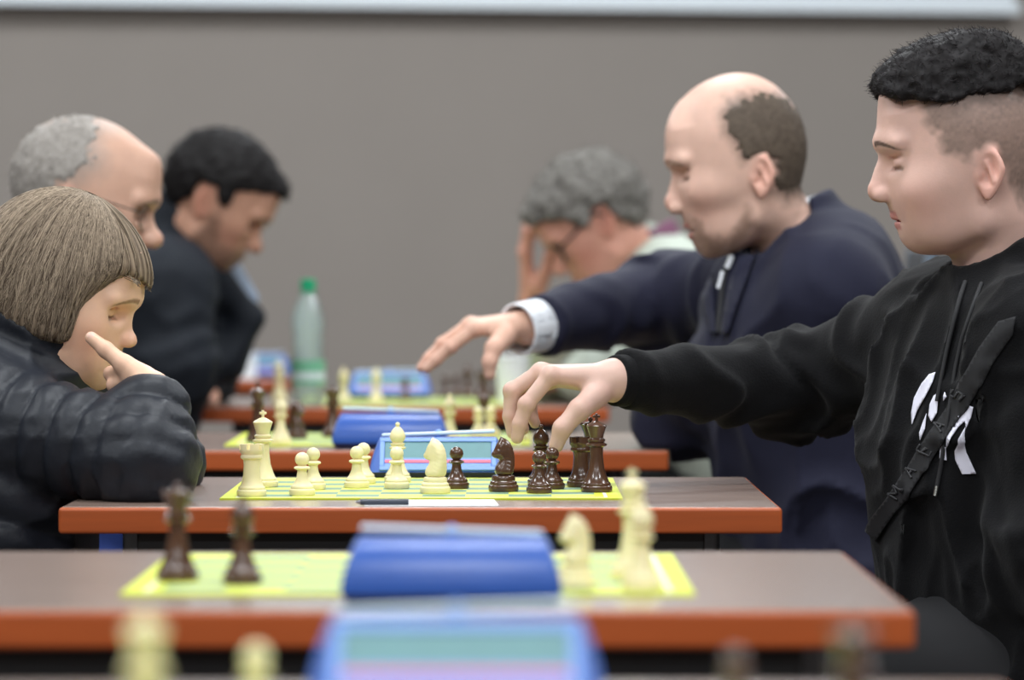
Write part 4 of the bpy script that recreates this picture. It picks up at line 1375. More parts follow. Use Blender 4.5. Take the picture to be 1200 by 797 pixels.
# hoodie
up1, lat1, fw1 = frame_of(J1)
nb = J1['neck']
hood_c = nb + np.array([.024, 0.005, .026])
hood_ax = unit(np.array([-.62, -.10, 1.0]))
R_h = np.stack([unit(np.cross(hood_ax, np.cross(np.array([-1.0, 0, 0]), hood_ax))), unit(np.cross(hood_ax, np.array([-1.0, 0, 0]))), hood_ax], 1)
def hood(Q):
    q = (Q - hood_c.astype(F32)) @ R_h.astype(F32)
    ang = np.arctan2(q[:, 1], q[:, 0])
    back = .5 - .5 * np.cos(ang)            # 0 front, 1 back
    rr = np.sqrt((q[:, 0] / 1.12) ** 2 + q[:, 1] ** 2)
    tube = .021 + .022 * back
    d = np.sqrt((rr - (.076 + .012 * back)) ** 2 + ((q[:, 2] + .012 * back) * .72) ** 2) - tube
    return d + .004 * np.sin(ang * 9 + q[:, 2] * 60)
def hoodie(Q):
    d = torso_f(Q, J1, .022, lo=-.13, hi=.0)
    d = smin(d, cap(Q, J1['shL'] + np.array([0, .02, 0]), nb + np.array([.01, -.03, -.02]), .075, .055), .05)
    d = smin(d, cap(Q, J1['shR'] + np.array([0, -.02, 0]), nb + np.array([-.0, .03, -.02]), .072, .05), .05)
    n = vnoise(Q, (10, 10, 7), 21); n2 = vnoise(Q, (22, 22, 14), 22)
    d = d - .017 * (1 - np.abs(2 * n - 1)) ** 3 - .008 * (1 - np.abs(2 * n2 - 1)) ** 3
    e = sleeve_f(Q, J1, 'R', (.078, .056, .034), cut=.012, folds=.022, ffreq=20, seed=5)
    d = smin(d, e, .035)
    e = sleeve_f(Q, J1, 'L', (.078, .062, .038), cut=.0, folds=.022, ffreq=18, seed=9)
    d = smin(d, e, .03)
    e = hood(Q)
    d = smin(d, e, .012)
    # opening for the neck
    hn = h1.world([-.014, 0, -.045])[0]
    d = smax(d, -cap(Q, nb + (hn - nb) * .15 + np.array([-.008, 0, 0]), hn + (hn - nb) * 1.2, .058, .075), .012)
    return d
lo = np.array([J1['wrR'][0] - .05, J1['shL'][1] - .22, .40]); hi = np.array([J1['shL'][0] + .28, J1['elR'][1] + .14, 1.14])
ho = garment(root, base, 'hoodie', hoodie, lo, hi, .0065, M_hoodie)
# ribbed cuff
def cuff1(Q):
    b_, c_ = J1['elR'], J1['wrR']
    t = cap_t(Q, b_, c_); L2 = np.linalg.norm(c_ - b_)
    ax = unit(c_ - b_)
    q = Q - b_.astype(F32); r = norm(q - t[:, None] * ax.astype(F32))
    d = r - (.0315 + .0025 * np.clip((L2 - t) / .06, 0, 1.4)) - .0
    return smax(smax(d, t - (L2 + .004), .004), (L2 - .062) - t, .004)
v_, c_ = J1['wrR'], unit(J1['elR'] - J1['wrR'])
garment(root, base, 'cuff', cuff1, v_ - .06, v_ + np.array([.11, .10, .07]), .003, M_hoodie)['label'] = 'ribbed black cuff'
# drawstrings
CAMP = np.array([0, 0, CZ])
def pix_on(f, pts, d0):
    """photo pixels -> points on a surface seen there"""
    A = np.array([P(x, y, d0) for x, y in pts]); dr = A - CAMP; dr /= np.linalg.norm(dr, axis=1, keepdims=True)
    A = A.astype(F32); dr = dr.astype(F32)
    t = np.zeros(len(A), dtype=F32)
    for _ in range(140):
        t = np.clip(t + f(A + dr * t[:, None]) * .6, 0, .8)
    return A + dr * t[:, None], dr
def decal(name, polys, f, d0, off, m, parent, density=3.0, smooth_it=0):
    """printed shapes lying on cloth: each polygon is gridded in the photo plane and laid on the surface"""
    VV, FF = [], []; nb_ = 0
    for poly in polys:
        pl = np.array(poly, float)
        bm = bmesh.new()
        bm.faces.new([bm.verts.new((x, y, 0)) for x, y in pl])
        x0, y0 = pl.min(0); x1, y1 = pl.max(0)
        for gx in np.arange(x0 + density, x1, density):
            bmesh.ops.bisect_plane(bm, geom=bm.verts[:] + bm.edges[:] + bm.faces[:], plane_co=(gx, 0, 0), plane_no=(1, 0, 0))
        for gy in np.arange(y0 + density, y1, density):
            bmesh.ops.bisect_plane(bm, geom=bm.verts[:] + bm.edges[:] + bm.faces[:], plane_co=(0, gy, 0), plane_no=(0, 1, 0))
        bmesh.ops.triangulate(bm, faces=bm.faces[:])
        bm.verts.index_update()
        VV += [(v.co.x, v.co.y) for v in bm.verts]
        FF += [[v.index + nb_ for v in fc_.verts] for fc_ in bm.faces]
        nb_ = len(VV); bm.free()
    pts, dr = pix_on(f, VV, d0)
    h = .004
    d = f(pts)
    g = np.stack([f(pts + V(h, 0, 0)) - d, f(pts + V(0, h, 0)) - d, f(pts + V(0, 0, h)) - d], 1)
    g /= (norm(g)[:, None] + 1e-6)
    top = pts + g * off
    me = np_mesh(name, np.asarray(top) - base, np.array(FF), None, True)
    o = link(name, me, m, parent)
    sm = o.modifiers.new('thickness', 'SOLIDIFY'); sm.thickness = .0008; sm.offset = 0
    return o
Z2 = lambda L: [(1050 + x / 5.309, 420 + y / 5.309) for x, y in L]
logo = [Z2([(253, 90), (235, 150), (180, 260), (140, 330), (108, 415), (103, 340), (120, 250), (170, 155), (215, 105)]),
        Z2([(272, 212), (262, 340), (228, 398), (208, 360), (215, 290), (240, 235)]),
        Z2([(195, 345), (188, 440), (158, 510), (152, 465), (175, 395)]),
        Z2([(312, 208), (323, 240), (303, 268), (303, 235)]),
        Z2([(322, 550), (325, 480), (360, 420), (420, 335), (460, 296), (484, 302), (470, 370), (436, 440), (432, 392), (395, 432), (350, 500)]),
        Z2([(432, 430), (425, 520), (440, 580), (505, 715), (415, 720), (375, 630), (370, 570), (390, 500)]),
        Z2([(285, 535), (318, 548), (322, 635), (280, 625)])]
M_print = mat('white_print', (232, 232, 248), 0.6)
decal('chest_print', logo, hoodie, 4.3, .0022, M_print, ho)
M_string = mat('black_cord', (30, 30, 33), 0.7)
for k, pts in enumerate([[(1131, 330), (1124, 352), (1117, 380), (1110, 410), (1104, 440), (1098, 470)], [(1150, 332), (1140, 360), (1128, 395), (1120, 430), (1114, 470), (1108, 510), (1103, 545), (1098, 570)]]):
    q, dr = pix_on(hoodie, pts, 4.3)
    q = q - dr * .003
    cord = link('drawstring', tube_mesh('drawstring', [tuple(a - base) for a in q], .0028, 8), M_string, ho)
    if k == 1:
        e = q[-1] - base; e0 = q[-2] - base
        link('aglet', tube_mesh('aglet', [tuple(e), tuple(e + (e - e0) * .45)], .0026, 8), mat('aglet_metal', (170, 170, 165), 0.3, metal=1), ho)
# dark strap with faint letters across the chest
M_strap = mat('charcoal_strap', (25, 25, 28), 0.75, noise=.15, nscale=150)
strap = [(1192, 372), (1172, 378), (1150, 408), (1128, 446), (1112, 478), (1094, 504), (1076, 530), (1060, 556), (1044, 580), (1024, 606), (1016, 622), (1030, 634), (1044, 612), (1062, 588), (1080, 562), (1096, 536), (1114, 510), (1132, 484), (1148, 456), (1170, 418), (1188, 392)]
decal('strap', [strap], hoodie, 4.3, .0036, M_strap, ho, 4.0)
M_slet = mat('faint_grey_letters', (46, 46, 49), 0.7)
def letter(cx_, cy_, strokes, s=7.0, ang=-55):
    c, sn = math.cos(math.radians(ang)), math.sin(math.radians(ang))
    out = []
    for (x0, y0, x1, y1) in strokes:
        dx, dy = x1 - x0, y1 - y0; l = math.hypot(dx, dy); nx_, ny_ = -dy / l * .17, dx / l * .17
        q = [(x0 + nx_, y0 + ny_), (x1 + nx_, y1 + ny_), (x1 - nx_, y1 - ny_), (x0 - nx_, y0 - ny_)]
        out.append([(cx_ + s * (c * a - sn * b), cy_ + s * (sn * a + c * b)) for a, b in q])
    return out
LE = dict(A=[(-.7, 1, 0, -1), (0, -1, .7, 1), (-.4, .3, .4, .3)], E=[(-.6, -1, -.6, 1), (-.6, -1, .6, -1), (-.6, 0, .4, 0), (-.6, 1, .6, 1)],
          M=[(-.8, 1, -.8, -1), (-.8, -1, 0, .4), (0, .4, .8, -1), (.8, -1, .8, 1)], S=[(.6, -1, -.6, -.9), (-.6, -.9, -.6, 0), (-.6, 0, .6, 0), (.6, 0, .6, .9), (.6, .9, -.6, 1)])
lets = []
for ch, x, y in (('S', 1125, 463), ('A', 1103, 501), ('E', 1086, 528), ('A', 1069, 553), ('M', 1053, 577)):
    decal('strap_letter', letter(x, y, LE[ch]), hoodie, 4.3, .0052, M_slet, ho, 4.0)

# ================================================================== child in the quilted jacket
D2 = 4.79
h2 = Head((60, 364), D2, 1, 15, scale=.96, K=CHILD, top=.136, back=-.092, halfw=.072, nose_w=.0105, yaw=-6, lips=(.018, .0055))
J2 = dict(neck=P(28, 436, 4.82), pelvis=P(-62, 795, 4.82), shR=P(-22, 492, 4.70), shL=P(45, 470, 4.96), elR=P(168, 538, 4.60), wrR=P(178, 458, 4.655),
          elL=P(190, 543, 4.93), wrL=P(120, 530, 4.86), k=.88)
J2 = seated(J2, 1, knee_fwd=.36, spread=.12)
hd2 = dict(wrist=P(180, 456, 4.655), s=.84, n=np.array([.35, -.9, .3]),
           fingers=[H((150, 433, 4.682), (130, 438, 4.708), (134, 452, 4.722), (143, 456, 4.722)),
                    H((154, 444, 4.676), (134, 451, 4.700), (138, 464, 4.712), (147, 467, 4.712)),
                    H((160, 455, 4.674), (141, 464, 4.694), (146, 475, 4.706), (154, 476, 4.706)),
                    H((167, 463, 4.676), (150, 474, 4.690), (154, 482, 4.700), (161, 482, 4.700))],
           thumb=H((168, 442, 4.668), (145, 427, 4.676), (124, 410, 4.684), (107, 396, 4.690)))
hd2b = generic_hand(J2['wrL'], (-.9, -.4, -.1), (0, .1, 1), .82, .3, -1); hd2b['coarse'] = True
root, base, _ = build_person('child', 'child with bobbed light brown hair in a quilted navy jacket, chin on hand', J2, h2, [hd2, hd2b],
    dict(skin=(232, 190, 162), hand=(232, 186, 170), lip=(212, 130, 120), brow=(130, 96, 70), red=(228, 150, 126)), direction=1, res=(.0019, .0028, .012), neck_r=(.040, .044), arm_r=(.034, .03, .021))
hp = chaikin(h2.poly([(-48, 340), (-36, 268), (0, 228), (38, 211), (75, 208), (118, 222), (154, 250), (178, 282), (187, 312), (184, 334), (176, 344), (168, 330), (158, 326), (140, 334), (126, 346),
             (117, 366), (110, 388), (100, 398), (80, 396), (56, 388), (30, 376), (0, 360)]), 1)
def hair2(Q):
    L = h2.loc(Q)
    x, y, z = L[:, 0], L[:, 1], L[:, 2]
    e = poly2(x + 1.6 * y * y, z + 1.5 * y * y, hp)
    r = np.array([.135, .091, .16])
    d = smax(e, ell(L, (.0, 0, .0), r), .03)
    # strand clumps running down from the crown
    az = np.arctan2(y, x - .01)
    A_ = np.stack([np.sin(az) * 2, np.cos(az) * 2, z * 2.0], 1)
    cl = (vnoise(A_, 9, 2) - .5) * 1.6 + (vnoise(A_, 21, 5) - .5) * 1.4
    low = np.clip((.12 - z) / .1, 0.15, 1)
    return d * h2.sc - .0016 * cl * low
c = h2.world([0, 0, .03])[0]
v, fc, n = isosurface(hair2, axis(c[0] - .16, c[0] + .16, .003), axis(c[1] - .115, c[1] + .115, .0034), axis(c[2] - .14, c[2] + .16, .003))
Lv = h2.loc(v)
az = np.arctan2(Lv[:, 1], Lv[:, 0] - .01)
st = (.5 + .5 * np.sin(az * 46 + 6 * vnoise(Lv, 16, 8)))[:, None]
C = (nl(84, 70, 58) * (1 - st) + nl(150, 132, 112) * st)
o = link('hair', np_mesh('hair', v - base, fc, C), M_hair, root)
# loose strands laid over the bob
N, M_ = 3600, 16
phi = RNG.uniform(-math.pi, math.pi, N)
th = np.linspace(.12, 2.15, M_)
thm = th[None, :] * RNG.uniform(.75, 1.05, (N, 1))
ph = phi[:, None] + RNG.normal(scale=.012, size=(N, M_)).cumsum(1) + RNG.normal(scale=.10, size=(N, 1)) * np.linspace(0, 1, M_)[None]
L = np.stack([.01 + .115 * np.sin(thm) * np.cos(ph), .085 * np.sin(thm) * np.sin(ph), .02 + .13 * np.cos(thm)], -1)
Wd = h2.world(L.reshape(-1, 3)).astype(F32)
for _ in range(6):
    d = hair2(Wd); hh = .001
    g = np.stack([hair2(Wd + V(hh, 0, 0)) - d, hair2(Wd + V(0, hh, 0)) - d, hair2(Wd + V(0, 0, hh)) - d], 1) / hh
    g /= (norm(g)[:, None] + 1e-6)
    Wd = Wd - g * np.clip(d - .0006, -.012, .012)[:, None]
Wd = Wd.reshape(N, M_, 3)
stp = np.linalg.norm(np.diff(Wd, axis=1), axis=2)
ok = (stp < .042).all(1) & (stp > .002).all(1)
Wd = Wd[ok]
kz = RNG.uniform(0, 1, (len(Wd), 1)) ** 1.3
cc = nl(74, 61, 50) * (1 - kz) + nl(178, 160, 138) * kz
so = link('hair_strands', strands_mesh('hair_strands', Wd - base, .0007, .0004, cc), M_hair, o); so['kind'] = 'stuff'
def puffer(Q):
    up, lat, fw = frame_of(J2)
    u = (Q - J2['pelvis'].astype(F32)) @ up.astype(F32)
    d = torso_f(Q, J2, .050, lo=-.13, hi=.0)
    wv = np.sqrt(np.sin(math.pi * (u / .055 + .35 * vnoise(Q, 8, 3))) ** 2 + .02)
    d = d - .011 * (wv ** .6 - .7)
    d = smin(d, cap(Q, J2['shR'] + np.array([.0, .03, .01]), J2['neck'] + np.array([.0, -.03, -.01]), .082, .07), .04)
    d = smin(d, cap(Q, J2['shL'] + np.array([.0, -.03, .01]), J2['neck'] + np.array([.0, .03, -.01]), .075, .07), .04)
    # high quilted collar with hood bunched round the neck
    q = Q - (J2['neck'] + np.array([.006, 0, .040])).astype(F32)
    ax = unit(np.array([.40, .12, 1.0])).astype(F32)
    hgt = q @ ax
    rad = norm(q - hgt[:, None] * ax)
    for (zo, tr) in ((-.035, .034), (.012, .032), (.052, .027)):
        d = smin(d, np.sqrt((rad - .078) ** 2 + (hgt - zo) ** 2) - tr, .008)
    n2 = vnoise(Q, (24, 24, 24), 6)
    d = d - .005 * (1 - np.abs(2 * n2 - 1)) ** 2
    e = sleeve_f(Q, J2, 'R', (.066, .058, .040), cut=.0, puff=.010, puff_len=.036, seed=4, k=.022)
    d = smin(d, e, .018)
    e = sleeve_f(Q, J2, 'L', (.064, .046, .038), cut=.0, puff=.010, puff_len=.036, seed=7, k=.022)
    d = smin(d, e, .02)
    hn = h2.world([-.014, 0, -.045])[0]
    d = smax(d, -cap(Q, J2['neck'] + (hn - J2['neck']) * .2, hn + (hn - J2['neck']) * 1.5, .046, .052), .01)
    return d
lo = np.array([J2['pelvis'][0] - .26, J2['elR'][1] - .12, .40]); hi = np.array([J2['elL'][0] + .14, J2['shL'][1] + .16, 1.02])
jk = garment(root, base, 'quilted_jacket', puffer, lo, hi, .0055, M_puffer)

# ================================================================== bald man in the navy suit
D3 = 5.85
S3 = dict(hairline=(787, 129), fore=(778, 155), brow=(781, 190), nasion=(788, 202), ridge=(783, 222), tip=(779.5, 238), tipb=(784, 248), base=(796, 251),
          phil=(799, 257), ulip=(801, 265), mouth=(808, 271), llip=(806, 278), dent=(812, 283), chin=(815, 292), gnath=(832, 302), throat=(866, 292))
h3 = Head((886, 213), D3, -1, 10, px=S3, crown=[(915, 112), (890, 92), (870, 88), (850, 90), (823, 98), (803, 110)], top=.160, back=-.082, halfw=.080, nose_w=.0145, yaw=0, ear_size=1.02, lips=(.021, .0045))
J3 = dict(neck=P(928, 276, 5.90), pelvis=P(1000, 694, 5.90), shR=P(885, 338, 6.05), shL=P(965, 352, 5.74), elR=P(772, 352, 6.17), wrR=P(618, 384, 5.97),
          elL=P(795, 485, 5.985), wrL=P(815, 478, 6.20))
J3 = seated(J3, -1, yoff=.335, spread=.07, table='D')
hd3 = dict(wrist=P(604, 382, 5.955), s=1.0, n=np.array([-.45, 0, .9]),
           fingers=[H((556, 386, 5.925), (528, 407, 5.92), (511, 422, 5.92), (500, 432, 5.92)),
                    H((550, 381, 5.945), (519, 403, 5.945), (503, 420, 5.945), (494, 431, 5.945)),
                    H((552, 380, 5.965), (522, 401, 5.965), (508, 416, 5.965), (500, 426, 5.965)),
                    H((558, 381, 5.985), (534, 399, 5.985), (522, 411, 5.985), (515, 419, 5.985))],
           thumb=H((592, 394, 5.925), (579, 408, 5.90), (574, 424, 5.893), (574, 439, 5.893)))
hd3b = generic_hand(J3['wrL'], (-.2, 1, 0), (0, 0, 1), 1.0, .3, 1); hd3b['coarse'] = True
beard3 = h3.poly([(806, 282), (812, 262), (796, 262), (798, 257), (818, 258), (826, 272), (850, 284), (862, 262), (872, 242), (878, 246), (872, 282), (856, 300), (832, 306), (812, 296)])
fringe = h3.poly([(842, 142), (850, 120), (880, 112), (912, 112), (950, 130), (960, 200), (946, 232), (920, 236), (906, 226), (906, 200), (896, 186), (878, 184), (866, 190), (862, 176), (850, 160)])
root, base, _ = build_person('bald', 'bald man with a short beard in a navy suit stretching out his arm', J3, h3, [hd3, hd3b],
    dict(skin=(226, 186, 168), hand=(222, 178, 156), lip=(190, 116, 110), brow=(146, 112, 94), patch=[(beard3, (134, 106, 90), .012, .62), (fringe, (92, 79, 69), .030, 1.0)]), direction=-1, res=(.0028, .0036, .013))
hair_shell(root, base, h3, fringe, .0014, .0036, (78, 67, 59), (104, 92, 80), jag=.022, noise_amp=.0006, edge=.010, fuzz=4200, fuzz_len=.005, flow=(-.5, 0, -.6), rad=.0005, label='short dark fringe of hair round the bald crown')
def suit(Q):
    d = torso_f(Q, J3, .030, lo=-.13, hi=.0)
    n = vnoise(Q, (9, 9, 8), 31)
    n2 = vnoise(Q, (16, 16, 11), 33)
    d = d - .016 * (1 - np.abs(2 * n - 1)) ** 3 - .008 * (1 - np.abs(2 * n2 - 1)) ** 3
    d = smin(d, cap(Q, J3['shL'] + np.array([.01, .0, .02]), J3['neck'] + np.array([.03, -.02, .0]), .075, .045), .04)
    d = smin(d, cap(Q, J3['shR'] + np.array([.0, .0, .02]), J3['neck'] + np.array([.01, .03, .0]), .072, .045), .04)
    d = smin(d, ell(Q, J3['neck'] + np.array([.075, -.01, -.07]), (.075, .14, .10)), .05)      # rounded upper back
    e = sleeve_f(Q, J3, 'R', (.078, .062, .043), cut=.024, folds=.018, ffreq=14, seed=15)
    d = smin(d, e, .035)
    e = sleeve_f(Q, J3, 'L', (.080, .060, .045), cut=.0, folds=.020, ffreq=14, seed=18)
    d = smin(d, e, .03)
    # collar
    q = Q - (J3['neck'] + np.array([.006, 0, .012])).astype(F32)
    ax = unit(np.array([-.42, 0, 1.0])).astype(F32)
    hgt = q @ ax; rad = norm(q - hgt[:, None] * ax)
    e = smax(np.abs(rad - .070 + .2 * hgt) - .008, np.abs(hgt) - .034, .008)
    e = np.where(q[:, 0] < -.035, e + (-.035 - q[:, 0]) * 1.0, e)
    d = smin(d, e, .012)
    hn = h3.world([-.014, 0, -.045])[0]
    d = smax(d, -cap(Q, J3['neck'] + np.array([-.012, 0, -.02]), hn + (hn - J3['neck']) * 1.4, .060, .075), .008)
    return d
lo = np.array([J3['wrR'][0] - .03, J3['shL'][1] - .16, .40]); hi = np.array([J3['pelvis'][0] + .26, J3['elR'][1] + .16, 1.12])
sj = garment(root, base, 'suit_jacket', suit, lo, hi, .0085, M_suit)
def scuff(Q):
    b_, c_ = J3['elR'], J3['wrR']
    t = cap_t(Q, b_, c_); L2 = np.linalg.norm(c_ - b_); ax = unit(c_ - b_)
    q = Q - b_.astype(F32); r = norm(q - t[:, None] * ax.astype(F32))
    d = np.abs(r - .0375) - .0022
    return smax(smax(d, t - (L2 + .022), .003), (L2 - .05) - t, .003)
v_ = J3['wrR']
garment(root, base, 'shirt_cuff', scuff, v_ - np.array([.07, .07, .06]), v_ + np.array([.09, .09, .06]), .0032, M_shirt)['label'] = 'white shirt cuff'
def scollar(Q):
    q = Q - (J3['neck'] + np.array([-.004, 0, .022])).astype(F32)
    ax = unit(np.array([-.42, 0, 1.0])).astype(F32)
    hgt = q @ ax; rad = norm(q - hgt[:, None] * ax)
    return smax(np.abs(rad - .0605) - .003, np.abs(hgt) - .020, .003)
v_ = J3['neck']
garment(root, base, 'shirt_collar', scollar, v_ - np.array([.12, .09, .07]), v_ + np.array([.09, .09, .09]), .0036, M_shirt)
M_lany = mat('lanyard_black', (22, 22, 28), 0.6)
def pixb(f, pts, d0):
    return pix_on(f, pts, d0)
decal('lapel', [[(868, 300), (880, 292), (890, 296), (874, 340), (856, 392), (848, 392), (856, 345)]], suit, 5.2, .006, M_suit, sj, 5.0)
decal('lapel', [[(838, 318), (832, 330), (826, 352), (836, 392), (843, 392), (840, 350)]], suit, 5.2, .006, M_suit, sj, 5.0)
q, dr = pix_on(suit, [(862, 292), (856, 305), (850, 322), (847, 340), (845, 362), (842, 390)], 5.2)
link('lanyard', tube_mesh('lanyard', [tuple(a - base) for a in q - dr * .001], .006, 8), M_lany, sj)
for (x, y, l) in ((855, 307, 7), (846, 328, 10)):
    q, dr = pix_on(suit, [(x + 2, y - l), (x, y), (x - 3, y + l)], 5.2)
    link('lanyard_print', tube_mesh('lanyard_print', [tuple(a - base) for a in q - dr * .006], .0045, 8), M_shirt, sj)

# ================================================================== old man behind the child (mostly hidden)
D4 = 5.97
h4 = Head((90, 252), D4, 1, 12, scale=1.07, top=.138, back=-.102, halfw=.076, nose_w=.015)
J4 = dict(neck=P(38, 335, 6.0), pelvis=P(-55, 694, 6.0), shR=P(5, 385, 5.83), shL=P(40, 380, 6.17), elR=P(60, 500, 5.80), wrR=P(108, 505, 5.98), elL=P(60, 495, 6.22), wrL=P(112, 500, 6.12))
J4 = seated(J4, 1, yoff=.21, spread=.07, table='D')
for sd in 'LR': J4['kn' + sd][2] += .04
hd4 = [generic_hand(J4['wrR'], (.4, .9, 0), (0, 0, 1), 1.0, .06, 1), generic_hand(J4['wrL'], (.4, -.9, 0), (0, 0, 1), 1.0, .06, -1)]
for q in hd4: q['coarse'] = True
hp4 = h4.poly([(128, 150), (105, 128), (70, 130), (30, 152), (0, 190), (-10, 250), (10, 280), (50, 275), (62, 245), (72, 220), (100, 212), (122, 196), (116, 168)])
root, base, _ = build_person('old', 'balding grey-haired man with thin glasses sitting behind the child', J4, h4, hd4,
    dict(skin=(206, 164, 142), brow=(120, 100, 88), red=(200, 140, 120), patch=[(hp4, (146, 138, 131), .05, .95)]), direction=1, res=(.0036, .006, .014), trousers=M_jeans)
hair_shell(root, base, h4, hp4, .0018, .0042, (132, 126, 120), (170, 164, 158), jag=.03, noise_amp=.0010, edge=.014, fuzz=4200, fuzz_len=.008, flow=(-.8, 0, -.3), label='thin grey hair receding from the forehead')
def jacket4(Q):
    d = torso_f(Q, J4, .030, lo=-.13, hi=.0)
    d = smin(d, cap(Q, J4['shL'], J4['neck'], .072, .055), .05)
    d = smin(d, cap(Q, J4['shR'], J4['neck'], .072, .055), .05)
    for sd in 'LR':
        d = smin(d, sleeve_f(Q, J4, sd, (.074, .056, .040), folds=.01, seed=3), .03)
    n = vnoise(Q, 10, 5)
    return d - .008 * (1 - np.abs(2 * n - 1)) ** 2
garment(root, base, 'jacket', jacket4, np.array([J4['pelvis'][0] - .26, J4['elR'][1] - .14, .40]), np.array([J4['wrL'][0] + .10, J4['elL'][1] + .14, 1.10]), .0115, M_dark)

def spectacles(root, base, head, m_frame, r=(.024, .017), z=-.002, thick=.0016, xo=.004, name='glasses'):
    K = head.K; n = K['nasion']
    cx_, cz_ = n[0] + xo - .006, n[1] - .010 + z
    W = lambda L: tuple(head.world(L)[0] - base)
    bm = bmesh.new()
    for sd in (-1, 1):
        ring = [W([cx_ - .006 * abs(math.cos(a)) * (1 if math.cos(a) > 0 else .1), sd * (.032 + r[0] * math.cos(a)), cz_ + r[1] * math.sin(a)]) for a in np.linspace(0, 2 * math.pi, 25)]
        add_tube(bm, ring, thick * head.sc, 6, caps=False)
    add_tube(bm, [W([cx_ + .001, -.009, cz_ + .004]), W([cx_ + .003, 0, cz_ + .006]), W([cx_ + .001, .009, cz_ + .004])], thick * head.sc, 6)
    o = link(name, bm_mesh(name, bm, True), m_frame, root)
    for sd in (-1, 1):
        bm = bmesh.new()
        add_tube(bm, [W([cx_ - .006, sd * .056, cz_ + .006]), W([cx_ - .016, sd * .068, cz_ + .008]), W([.02, sd * (head.halfw + .003), .03]), W([-.004, sd * (head.halfw + .004), .031]), W([-.018, sd * (head.halfw + .001), .012])], thick * head.sc, 6)
        link('temple_arm', bm_mesh('temple_arm', bm, True), m_frame, o)
        bm = bmesh.new()
        vs_ = [bm.verts.new(W([cx_ - .003, sd * (.032 + (r[0] - .001) * math.cos(a)), cz_ + (r[1] - .001) * math.sin(a)])) for a in np.linspace(0, 2 * math.pi, 21)[:-1]]
        bm.faces.new(vs_)
        l = link('lens', bm_mesh('lens', bm), M_lens, o)
        md = l.modifiers.new('thickness', 'SOLIDIFY'); md.thickness = .0012
    return o
spectacles(root, base, h4, mat('thin_metal_frame', (90, 84, 78), 0.3, metal=.8), thick=.0012)

# ================================================================== dark-haired man by the far table
D5 = 7.75
h5 = Head((243, 243), D5, 1, 34, scale=1.07, top=.138, back=-.100, halfw=.076, nose_w=.0145)
J5 = dict(neck=P(196, 292, 7.80), pelvis=P(92, 604, 7.85), shR=P(196, 335, 7.66), shL=P(206, 320, 8.0), elR=P(205, 432, 7.62), wrR=P(206, 452, 7.95), elL=P(230, 440, 8.10), wrL=P(212, 455, 8.06))
J5 = seated(J5, 1, yoff=.365, spread=.075, table='E')
hd5 = [generic_hand(J5['wrR'], (.2, .9, 0), (0, 0, 1), 1.0, .06, 1), generic_hand(J5['wrL'], (.2, -.9, 0), (0, 0, 1), 1.0, .06, -1)]
for q in hd5: q['coarse'] = True
beard5 = [(.105, -.03), (.112, -.046), (.104, -.095), (.06, -.10), (.012, -.06), (.02, -.01), (.03, .01), (.042, -.015), (.06, -.04), (.085, -.035)]
root, base, _ = build_person('dark', 'man with short black hair and dark coat looking down at the far board', J5, h5, hd5,
    dict(skin=(198, 150, 126), brow=(36, 28, 26), red=(190, 120, 100), patch=[(beard5, (96, 74, 62), .014, .65)]), direction=1, res=(.0042, .007, .016))
hp5 = [(.118, .092), (.112, .125), (.08, .155), (.02, .165), (-.06, .155), (-.115, .11), (-.13, .05), (-.11, -.01), (-.075, -.045), (-.05, -.03), (-.032, .0), (-.030, .035), (.0, .042), (.022, .018), (.034, .02), (.034, .055), (.062, .075), (.092, .088)]
hair_shell(root, base, h5, hp5, .011, .0046, (15, 13, 14), (28, 25, 25), noise_amp=.003, edge=.008, fuzz=2600, fuzz_len=.010, rad=.0008, flow=(.7, 0, .1), label='short black hair')
def coat5(Q):
    d = torso_f(Q, J5, .036, lo=-.13, hi=.0)
    d = smin(d, cap(Q, J5['shL'], J5['neck'], .078, .06), .05)
    d = smin(d, cap(Q, J5['shR'], J5['neck'], .080, .06), .05)
    for sd in 'LR':
        d = smin(d, sleeve_f(Q, J5, sd, (.082, .066, .046), folds=.012, seed=3), .03)
    # stand-up collar
    q = Q - (J5['neck'] + np.array([.01, 0, .03])).astype(F32)
    ax = unit(np.array([.55, 0, 1.0])).astype(F32)
    hgt = q @ ax; rad = norm(q - hgt[:, None] * ax)
    e = smax(np.abs(rad - .078) - .014, np.abs(hgt) - .055, .012)
    d = smin(d, e, .02)
    # open front flap
    a_, b_, c_ = P(250, 320, 7.75), P(296, 372, 7.78), P(262, 420, 7.78)
    d = smin(d, cap(Q, a_, b_, .030, .018), .02); d = smin(d, cap(Q, b_, c_, .018, .05), .03)
    n = vnoise(Q, 10, 5)
    return d - .010 * (1 - np.abs(2 * n - 1)) ** 2
garment(root, base, 'coat', coat5, np.array([J5['pelvis'][0] - .26, J5['elR'][1] - .16, .40]), np.array([P(300, 372, 7.78)[0] + .06, J5['elL'][1] + .16, 1.16]), .0125, M_dark)
def shirt5(Q):
    return smin(cap(Q, P(258, 318, 7.82), P(290, 350, 7.84), .035, .022), cap(Q, P(250, 330, 7.86), P(262, 380, 7.86), .06, .06), .03)
garment(root, base, 'shirt', shirt5, P(262, 350, 7.83) - .14, P(262, 350, 7.83) + .14, .009, mat('pale_blue_shirt', (150, 164, 184), 0.8))

